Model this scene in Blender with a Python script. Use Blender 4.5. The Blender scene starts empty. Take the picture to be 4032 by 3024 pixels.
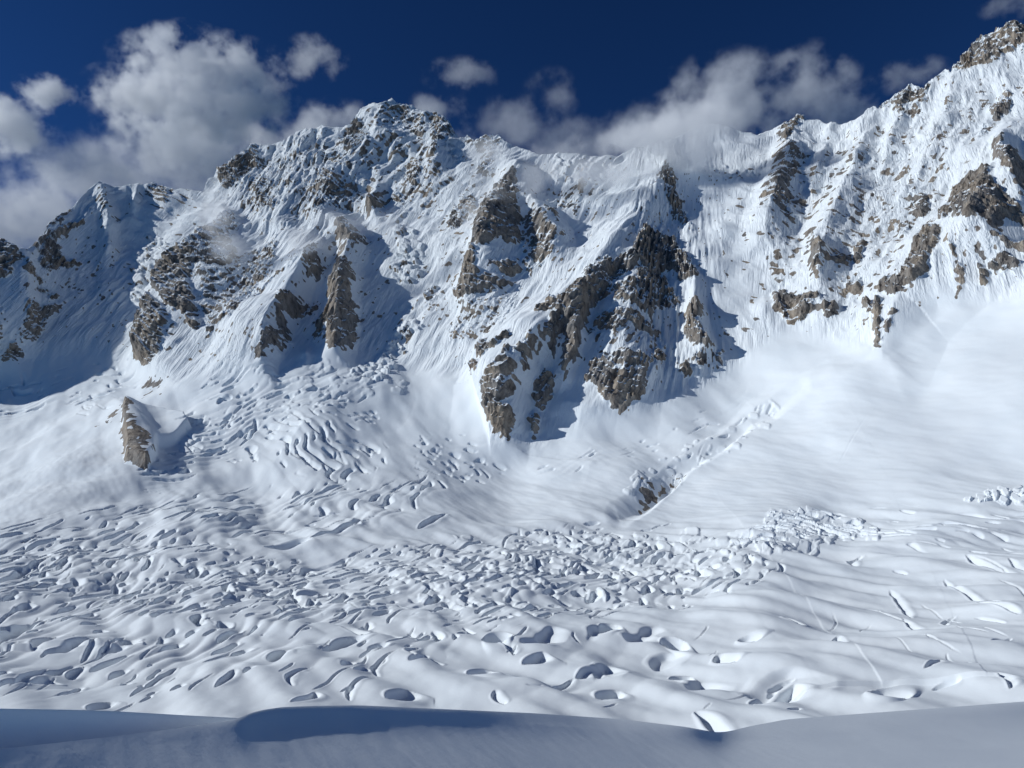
import bpy, math, random
import numpy as np
from mathutils import Vector, Matrix

SC = bpy.context.scene
COL = SC.collection
R = math.radians
random.seed(7)
rng = np.random.default_rng(11)

# ------------------------------------------------------------------ camera
W0, H0, F = 4032.0, 3024.0, 2912.0
PITCH = R(7.6)
SP, CP = math.sin(PITCH), math.cos(PITCH)
cam_d = bpy.data.cameras.new("camera")
cam_d.sensor_width = 36.0
cam_d.lens = 36.0 * F / W0
cam_d.clip_start = 0.2
cam_d.clip_end = 60000.0
cam = bpy.data.objects.new("camera", cam_d)
cam.rotation_euler = (R(90) + PITCH, 0, 0)
COL.objects.link(cam)
SC.camera = cam

# ------------------------------------------------------------------ light
SUN_AZ, SUN_EL = -91.0, 26.5          # degrees left of the view direction, above the horizon
sx = math.sin(R(SUN_AZ)) * math.cos(R(SUN_EL))
sy = math.cos(R(SUN_AZ)) * math.cos(R(SUN_EL))
sz = math.sin(R(SUN_EL))
sun_d = bpy.data.lights.new("sun", 'SUN')
sun_d.energy = 3.3
sun_d.angle = R(0.53)
sun_d.color = (0.965, 0.995, 1.0)
sun = bpy.data.objects.new("sun", sun_d)
sun.rotation_euler = Vector((-sx, -sy, -sz)).to_track_quat('-Z', 'Y').to_euler()
COL.objects.link(sun)

world = bpy.data.worlds.new("World")
SC.world = world
world.use_nodes = True
wn = world.node_tree.nodes
wl = world.node_tree.links
bg = wn["Background"]
sky = wn.new("ShaderNodeTexSky")
sky.sky_type = 'NISHITA'
sky.sun_disc = False
sky.sun_elevation = R(SUN_EL)
sky.sun_rotation = R(SUN_AZ)
sky.altitude = 5200
sky.air_density = 1.0
sky.dust_density = 0.05
sky.ozone_density = 2.0
tint = wn.new("ShaderNodeMix"); tint.data_type = 'RGBA'; tint.blend_type = 'MULTIPLY'
tint.inputs["Factor"].default_value = 1.0
tint.inputs["B"].default_value = (.19, .425, .67, 1)      # thin dry air of high altitude
gam = wn.new("ShaderNodeGamma"); gam.inputs[1].default_value = 1.25
wl.new(sky.outputs[0], gam.inputs[0]); wl.new(gam.outputs[0], tint.inputs["A"])
wl.new(tint.outputs["Result"], bg.inputs[0])
bg.inputs[1].default_value = 0.06

SC.view_settings.view_transform = 'Standard'
SC.view_settings.look = 'None'
SC.view_settings.exposure = 0.0
SC.view_settings.gamma = 1.0
SC.view_settings.use_curve_mapping = False
SC.cycles.max_bounces = 16
SC.cycles.volume_step_rate = 0.6
SC.cycles.diffuse_bounces = 3
SC.cycles.volume_bounces = 16
SC.cycles.use_denoising = True
SC.cycles.volume_max_steps = 256

# ------------------------------------------------------------------ noise
def _perm(seed):
    p = np.random.default_rng(seed).permutation(256).astype(np.int32)
    return np.concatenate([p, p])
_PERMS = [_perm(s) for s in range(16)]
_G3 = np.random.default_rng(99).normal(size=(256, 3)).astype(np.float32)
_G3 /= np.linalg.norm(_G3, axis=1)[:, None]
_GX, _GY, _GZ = [np.ascontiguousarray(_G3[:, i]) for i in range(3)]
_A2 = np.random.default_rng(98).uniform(0, 2 * np.pi, 256)
_G2X, _G2Y = np.cos(_A2).astype(np.float32), np.sin(_A2).astype(np.float32)

def perlin3(x, y, z, seed=0):
    p = _PERMS[seed % 16]
    x = np.asarray(x, np.float32) + 1000; y = np.asarray(y, np.float32) + 1000; z = np.asarray(z, np.float32) + 1000
    xi = np.floor(x); yi = np.floor(y); zi = np.floor(z)
    fx = x - xi; fy = y - yi; fz = z - zi
    xi = xi.astype(np.int32) & 255; yi = yi.astype(np.int32) & 255; zi = zi.astype(np.int32) & 255
    u = fx * fx * fx * (fx * (fx * 6 - 15) + 10); v = fy * fy * fy * (fy * (fy * 6 - 15) + 10); w = fz * fz * fz * (fz * (fz * 6 - 15) + 10)
    def g(dx, dy, dz):
        h = p[p[p[(xi + dx) & 255] + ((yi + dy) & 255)] + ((zi + dz) & 255)]
        return _GX[h] * (fx - dx) + _GY[h] * (fy - dy) + _GZ[h] * (fz - dz)
    a = g(0, 0, 0); b = g(1, 0, 0); c = g(0, 1, 0); d = g(1, 1, 0)
    x1 = a + u * (b - a); x2 = c + u * (d - c); y1 = x1 + v * (x2 - x1)
    a = g(0, 0, 1); b = g(1, 0, 1); c = g(0, 1, 1); d = g(1, 1, 1)
    x1 = a + u * (b - a); x2 = c + u * (d - c); y2 = x1 + v * (x2 - x1)
    return (y1 + w * (y2 - y1)) * 1.5

def perlin2(x, y, seed=0):
    p = _PERMS[seed % 16]
    x = np.asarray(x, np.float32) + 1000; y = np.asarray(y, np.float32) + 1000
    xi = np.floor(x); yi = np.floor(y)
    fx = x - xi; fy = y - yi
    xi = xi.astype(np.int32) & 255; yi = yi.astype(np.int32) & 255
    u = fx * fx * fx * (fx * (fx * 6 - 15) + 10); v = fy * fy * fy * (fy * (fy * 6 - 15) + 10)
    def g(dx, dy):
        h = p[p[(xi + dx) & 255] + ((yi + dy) & 255)]
        return _G2X[h] * (fx - dx) + _G2Y[h] * (fy - dy)
    a = g(0, 0); b = g(1, 0); c = g(0, 1); d = g(1, 1)
    x1 = a + u * (b - a); x2 = c + u * (d - c)
    return (x1 + v * (x2 - x1)) * 1.5

def sstep(a, b, x):
    t = np.clip((x - a) / (b - a), 0, 1)
    return t * t * (3 - 2 * t)

def interp(x, pts):
    pts = sorted(pts)
    return np.interp(x, [p[0] for p in pts], [p[1] for p in pts])

def unproject(px, py, D):
    a = (px - W0 / 2) / F
    b = (H0 / 2 - py) / F
    return a * D, (CP - b * SP) * D, (SP + b * CP) * D

# ------------------------------------------------------------------ lie of the land
# survey points: photo column, photo row, distance ahead of the camera in metres
SURVEY = [
 (-500,3050,410),(0,3050,420),(1000,3050,430),(2000,3050,430),(3000,3050,410),(4032,3050,400),(4532,3050,390),
 (-500,2750,560),(0,2750,570),(1000,2750,585),(2000,2750,590),(3000,2750,560),(4032,2750,530),(4532,2750,510),
 (-500,2400,1020),(0,2400,1000),(1000,2400,950),(2000,2400,910),(3000,2400,860),(4032,2400,780),(4532,2400,740),
 (-500,2200,1450),(0,2200,1400),(1000,2200,1330),(2000,2200,1290),(3000,2200,1200),(4032,2200,1050),(4532,2200,980),
 (-500,2050,1850),(0,2050,1780),(1000,2050,1740),(2000,2050,1740),(2700,2050,1640),(3300,2050,1480),(4032,2050,1290),(4532,2050,1180),
 (-500,1900,2300),(0,1900,2230),(1000,1900,2060),(2000,1900,2080),(2600,1900,1930),(3200,1900,1700),(4032,1900,1440),(4532,1900,1290),
 (-500,1700,2800),(0,1700,2750),(500,1700,2470),(1000,1700,2350),(1700,1700,2340),(2300,1700,2240),(2700,1700,2130),(3300,1700,1850),(4032,1700,1560),(4532,1700,1390),
 (-500,1500,3050),(0,1500,3150),(500,1500,2980),(1000,1500,2660),(1500,1500,2640),(2000,1500,2430),(2500,1500,2370),(2900,1500,2330),(3400,1500,1990),(4032,1500,1680),(4532,1500,1480),
 (-500,1300,3000),(0,1300,3200),(500,1300,3280),(800,1300,3000),(1200,1300,2930),(1600,1300,2950),(2000,1300,2680),(2500,1300,2600),(2900,1300,2480),(3400,1300,2230),(4032,1300,1840),(4532,1300,1600),
 (-500,1000,3150),(0,1000,3420),(200,1000,3640),(550,1000,3830),(900,1000,3560),(1300,1000,3400),(1700,1000,3270),(2000,1000,3060),(2400,1000,3000),(2800,1000,2890),(3300,1000,2680),(3800,1000,2280),(4032,1000,2080),(4532,1000,1800),
 (400,740,4120),(650,740,4230),(900,740,4130),(1300,740,3900),(1700,740,3700),(2100,740,3520),(2600,740,3420),(2900,740,3330),(3400,740,3080),(4032,740,2480),(4532,740,2150),
 (1300,500,4220),(1600,500,4080),(2000,500,3900),(2500,500,3850),(3000,500,3950),(3500,500,3430),(4032,500,2860),(4532,500,2500),
 (3700,200,3700),(4032,200,3300),(4532,200,2950),(4100,60,3480),
]
sv = np.array(SURVEY, float)
SPX, SPY, SLD = sv[:, 0] / 1000, sv[:, 1] / 1000, np.log(sv[:, 2])
def _tps(r2):
    return 0.5 * r2 * np.log(r2 + 1e-9)
_n = len(SPX)
_K = _tps((SPX[:, None] - SPX) ** 2 + (SPY[:, None] - SPY) ** 2) + 0.004 * np.eye(_n)
_P = np.stack([np.ones(_n), SPX, SPY], 1)
_A = np.block([[_K, _P], [_P.T, np.zeros((3, 3))]])
_sol = np.linalg.solve(_A, np.concatenate([SLD, np.zeros(3)]))
_w, _c = _sol[:_n], _sol[_n:]
def ground_distance(px, py):
    x = np.asarray(px, np.float32) / 1000; y = np.asarray(py, np.float32) / 1000
    out = (_c[0] + _c[1] * x + _c[2] * y).astype(np.float32)
    for i in range(_n):
        r2 = (x - np.float32(SPX[i])) ** 2 + (y - np.float32(SPY[i])) ** 2
        out += np.float32(0.5 * _w[i]) * r2 * np.log(r2 + np.float32(1e-9))
    return np.exp(out)

SKYLINE = [(-520,1010),(-300,930),(-120,960),(0,979),(22,986),(50,1023),(90,1018),(119,986),(164,941),(184,904),(224,867),(273,842),(318,792),(348,750),(388,732),(428,735),(477,745),(515,738),(547,735),(577,743),(609,727),(641,743),(696,760),(731,756),(796,757),(815,723),(865,668),(905,648),(955,623),(995,578),(1044,580),(1098,566),(1148,559),(1172,549),(1207,522),(1232,534),(1262,519),(1302,517),(1351,519),(1386,509),(1416,469),(1461,427),(1496,442),(1520,430),(1550,420),(1595,425),(1640,440),(1675,462),(1719,467),(1759,474),(1789,522),(1814,554),(1844,537),(1868,569),(1918,544),(1968,544),(1998,567),(2048,584),(2122,624),(2187,619),(2261,617),(2346,617),(2430,622),(2495,584),(2560,572),(2650,545),(2750,505),(2807,494),(2852,508),(2929,528),(2982,539),(3018,522),(3067,510),(3140,484),(3161,461),(3181,484),(3222,484),(3254,500),(3310,500),(3365,490),(3409,473),(3444,435),(3459,448),(3494,408),(3529,378),(3549,373),(3593,343),(3623,353),(3643,363),(3673,323),(3728,274),(3747,294),(3787,244),(3847,169),(3892,132),(3951,115),(3991,90),(4011,105),(4032,115),(4200,150),(4350,90),(4560,20)]

# ------------------------------------------------------------------ terrain grid
NCOL = 1240
cols = np.linspace(-480, 4512, NCOL)
lowpy = np.concatenate([np.linspace(2990, 2860, 20, endpoint=False), np.linspace(2860, 1900, 540)])
NUP = 470
sup = np.linspace(0, 1, NUP + 1)[1:]
crest = interp(cols, SKYLINE)
crest_rock = interp(cols, [(0,1),(200,1),(300,.3),(420,.4),(800,.4),(870,1),(1000,.8),(1200,.5),(1500,.6),(1700,1),(1990,.9),(2050,.1),(2700,.1),(3000,.1),(3060,.7),(3200,.6),(3280,.1),(3400,.2),(3450,.9),(4032,.9)])
jag = 11 * perlin2(cols / 27, cols * 0, 1) - 9 * np.abs(perlin2(cols / 13, cols * 0, 2)) + 5 * perlin2(cols / 7, cols * 0, 3)
crest = crest + jag * crest_rock
PY = np.concatenate([np.repeat(lowpy[:, None], NCOL, 1), 1900 + sup[:, None] * (crest - 1900)[None, :]], 0).astype(np.float32)
NR = PY.shape[0]
PX = np.repeat(cols[None, :], NR, 0).astype(np.float32)
D = ground_distance(PX, PY)
X, Y, Z = [v.astype(np.float32) for v in unproject(PX, PY, D)]
MPP = D / F                                             # metres per photo pixel at that spot

def normals(X, Y, Z):
    ax, ay, az = np.gradient(X, axis=1), np.gradient(Y, axis=1), np.gradient(Z, axis=1)
    bx, by, bz = np.gradient(X, axis=0), np.gradient(Y, axis=0), np.gradient(Z, axis=0)
    nx, ny, nz = ay * bz - az * by, az * bx - ax * bz, ax * by - ay * bx
    l = np.sqrt(nx * nx + ny * ny + nz * nz) + 1e-12
    return nx / l, ny / l, nz / l
NX, NY, NZ = normals(X, Y, Z)

def win(px0, px1, py0, py1):
    c0, c1 = np.searchsorted(cols, [px0, px1])
    c0, c1 = max(0, c0 - 1), min(NCOL, c1 + 1)
    if c1 <= c0: return None
    sub = PY[:, c0:c1]
    rr = np.where((sub.min(1) <= py1) & (sub.max(1) >= py0))[0]
    if len(rr) == 0: return None
    return slice(rr[0], rr[-1] + 1), slice(c0, c1)

def poly_sd(px, py, poly):
    """signed distance in photo pixels, positive inside"""
    d2 = np.full(px.shape, 1e12, np.float32)
    ins = np.zeros(px.shape, bool)
    n = len(poly)
    for i in range(n):
        x0, y0 = poly[i]; x1, y1 = poly[(i + 1) % n]
        ex, ey = x1 - x0, y1 - y0
        t = np.clip(((px - x0) * ex + (py - y0) * ey) / (ex * ex + ey * ey + 1e-9), 0, 1)
        d2 = np.minimum(d2, (px - x0 - t * ex) ** 2 + (py - y0 - t * ey) ** 2)
        if y0 != y1:
            c = ((y0 <= py) != (y1 <= py)) & (px < x0 + (py - y0) / (y1 - y0) * ex)
            ins ^= c
    return np.where(ins, 1, -1) * np.sqrt(d2)

# wall or glacier: foot of the walls along the photo columns
FOOT = [(-500,1560),(0,1480),(300,1400),(560,1480),(700,1540),(1030,1490),(1300,1430),(1600,1470),(1870,1540),(1930,1790),(2110,1790),(2300,1720),(2450,1660),(2700,1570),(2900,1470),(3100,1310),(3400,1400),(3480,1430),(3700,1250),(4032,1180),(4512,1100)]
foot = interp(cols, FOOT)[None, :]
WALL = sstep(30, -110, PY - foot)

# fall line coordinates: constant down the slope
KX = interp(cols, [(-500,-.3),(0,-.25),(500,-.05),(900,.45),(1300,.3),(2000,.55),(2500,.6),(2850,-.05),(3200,.12),(3600,.35),(4032,.6),(4500,.7)]).astype(np.float32)[None, :]
U = X - KX * Z
V = Y - 0.75 * Z

# ------------------------------------------------------------------ ridges and gullies (photo column, row, height in m), width left and right in m
RIDGES = [
 ([(2614,660,25),(2560,870,40),(2520,960,60),(2500,1080,75),(2480,1250,75),(2455,1450,70),(2430,1650,30)], 230, 130),
 ([(2600,800,30),(2450,960,60),(2300,1190,80),(2200,1330,95),(2090,1420,110),(2010,1540,110),(1990,1780,30)], 190, 75),
 ([(2310,1190,20),(2265,1380,70),(2220,1500,30)], 60, 40),
 ([(2040,690,40),(1965,850,95),(1925,1000,110),(1850,1200,40)], 100, 130),
 ([(2040,690,40),(2120,860,60),(2190,960,70),(2160,1080,20)], 90, 90),
 ([(1250,860,20),(1340,915,80),(1390,990,90),(1362,1070,85),(1345,1200,95),(1315,1425,50)], 90, 85),
 ([(1290,960,40),(1220,1080,90),(1140,1230,120),(1070,1350,120),(1030,1480,60)], 260, 60),
 ([(900,870,60),(780,1040,110),(670,1150,110),(610,1330,90),(560,1450,30)], 80, 220),
 ([(700,1590,0),(600,1630,14),(495,1665,18),(515,1760,18),(550,1870,5)], 90, 90),
 ([(2335,1490,0),(2295,1620,26),(2270,1750,6)], 110, 110),
 ([(1200,1360,0),(1206,1420,24),(1205,1470,4)], 48, 48),
 ([(495,1665,40),(380,1760,40),(200,1900,40),(0,2040,30),(-200,2160,20)], 200, 200),
 ([(1540,420,20),(1480,600,60),(1330,740,70),(1245,865,30)], 170, 110),
 ([(1750,470,20),(1735,680,40),(1640,770,20)], 120, 90),
 ([(1207,522,10),(1180,700,35),(1100,900,20)], 110, 80),
 ([(1500,760,30),(1470,830,70),(1490,880,20)], 50, 50),
 ([(390,735,20),(425,850,50),(432,1000,45),(410,1070,10)], 60, 70),
 ([(272,842,0),(160,960,40),(80,1040,60),(95,1250,60),(50,1450,30)], 250, 80),
 ([(547,735,10),(540,800,40),(520,860,10)], 40, 40),
 ([(3161,461,10),(3100,650,60),(3030,850,70),(2990,1010,20)], 110, 130),
 ([(3444,435,10),(3400,620,55),(3330,800,60),(3260,950,60),(3225,1220,40)], 110, 90),
 ([(3285,500,5),(3240,620,28),(3200,760,10)], 50, 40),
 ([(3970,520,20),(3940,700,60),(3925,800,110),(3890,960,110),(3750,1080,90),(3580,1220,70),(3475,1420,25)], 190, 130),
 ([(3960,600,30),(3990,750,60),(4040,850,60)], 60, 60),
 ([(2740,1120,20),(2738,1240,50),(2775,1395,30)], 45, 45),
 ([(3550,380,10),(3530,520,35),(3480,700,10)], 60, 60),
 ([(3760,300,10),(3720,480,35),(3620,700,10)], 70, 60),
 ([(3200,960,10),(3245,1050,35),(3225,1130,30)], 50, 40),
 # trench between the ice tongue and the smooth slope, and that slope's shoulder
 ([(3160,1550,-6),(3040,1640,-18),(2960,1672,-12),(2850,1770,-26),(2700,1850,-20),(2620,1930,-34),(2540,1985,-30),(2440,2035,-8)], 38, 26),
 ([(3480,1420,8),(3300,1500,16),(3000,1660,18),(2740,1870,16),(2590,2010,6)], 70, 340),
 ([(2330,1740,5),(2330,1850,22),(2280,1980,8)], 320, 260),
 ([(1350,1620,25),(1200,1720,55),(1080,1850,20)], 130, 160),
 ([(1080,1500,20),(1500,1560,30)], 120, 120),
 ([(650,2080,15),(900,2060,20)], 90, 90),
]
H = np.zeros_like(X)
warp = 16 * perlin3(X / 130, Y / 130, Z / 130, 3) + 9 * perlin3(X / 55, Y / 55, Z / 55, 4)
for pts, wl_, wr_ in RIDGES:
    p = np.array(pts, float)
    mw = max(wl_, wr_)
    mpp = float(ground_distance(p[:, 0], p[:, 1]).mean()) / F
    m = mw / mpp * 1.4
    s = win(p[:, 0].min() - m, p[:, 0].max() + m, p[:, 1].min() - m, p[:, 1].max() + m)
    if s is None: continue
    px, py = PX[s], PY[s]
    best = np.full(px.shape, 1e9, np.float32); hh = np.zeros(px.shape, np.float32); side = np.zeros(px.shape, np.float32)
    for i in range(len(p) - 1):
        x0, y0, h0 = p[i]; x1, y1, h1 = p[i + 1]
        ex, ey = x1 - x0, y1 - y0
        t = np.clip(((px - x0) * ex + (py - y0) * ey) / (ex * ex + ey * ey), 0, 1)
        dx, dy = px - x0 - t * ex, py - y0 - t * ey
        d = np.sqrt(dx * dx + dy * dy)
        k = d < best
        best = np.where(k, d, best); hh = np.where(k, h0 + t * (h1 - h0), hh)
        side = np.where(k, (ey * dx - ex * dy) / (math.hypot(ex, ey) * (d + 1e-3)) * (1 if ey >= 0 else -1), side)
        if i == 0 or i == len(p) - 2:
            over = np.maximum(0, -(((px - x0) * ex + (py - y0) * ey) / math.hypot(ex, ey))) if i == 0 else np.maximum(0, ((px - x1) * ex + (py - y1) * ey) / math.hypot(ex, ey))
            hh = np.where(k, hh * np.exp(-(over * mpp / 45) ** 2), hh)
    dm = best * MPP[s]
    dm = np.maximum(dm + np.where(dm > 3, warp[s] * np.clip(dm / 60, 0, 1) * (0.6 if hh.max() > 0 else .3), 0), 0)
    w = wl_ + (wr_ - wl_) * (side * .5 + .5)
    t = np.clip(1 - dm / w, 0, 1)
    prof = 0.55 * t + 0.45 * t * t * (3 - 2 * t)
    H[s] += hh * prof

KNOB = [(487,1652),(560,1640),(650,1632),(730,1650),(752,1690),(690,1740),(625,1770),(606,1830),(578,1874),(494,1866),(488,1768)]
s = win(380, 860, 1540, 1980)
H[s] += 34 * sstep(-5, 12, poly_sd(PX[s], PY[s], KNOB) + .35 * warp[s])

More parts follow.
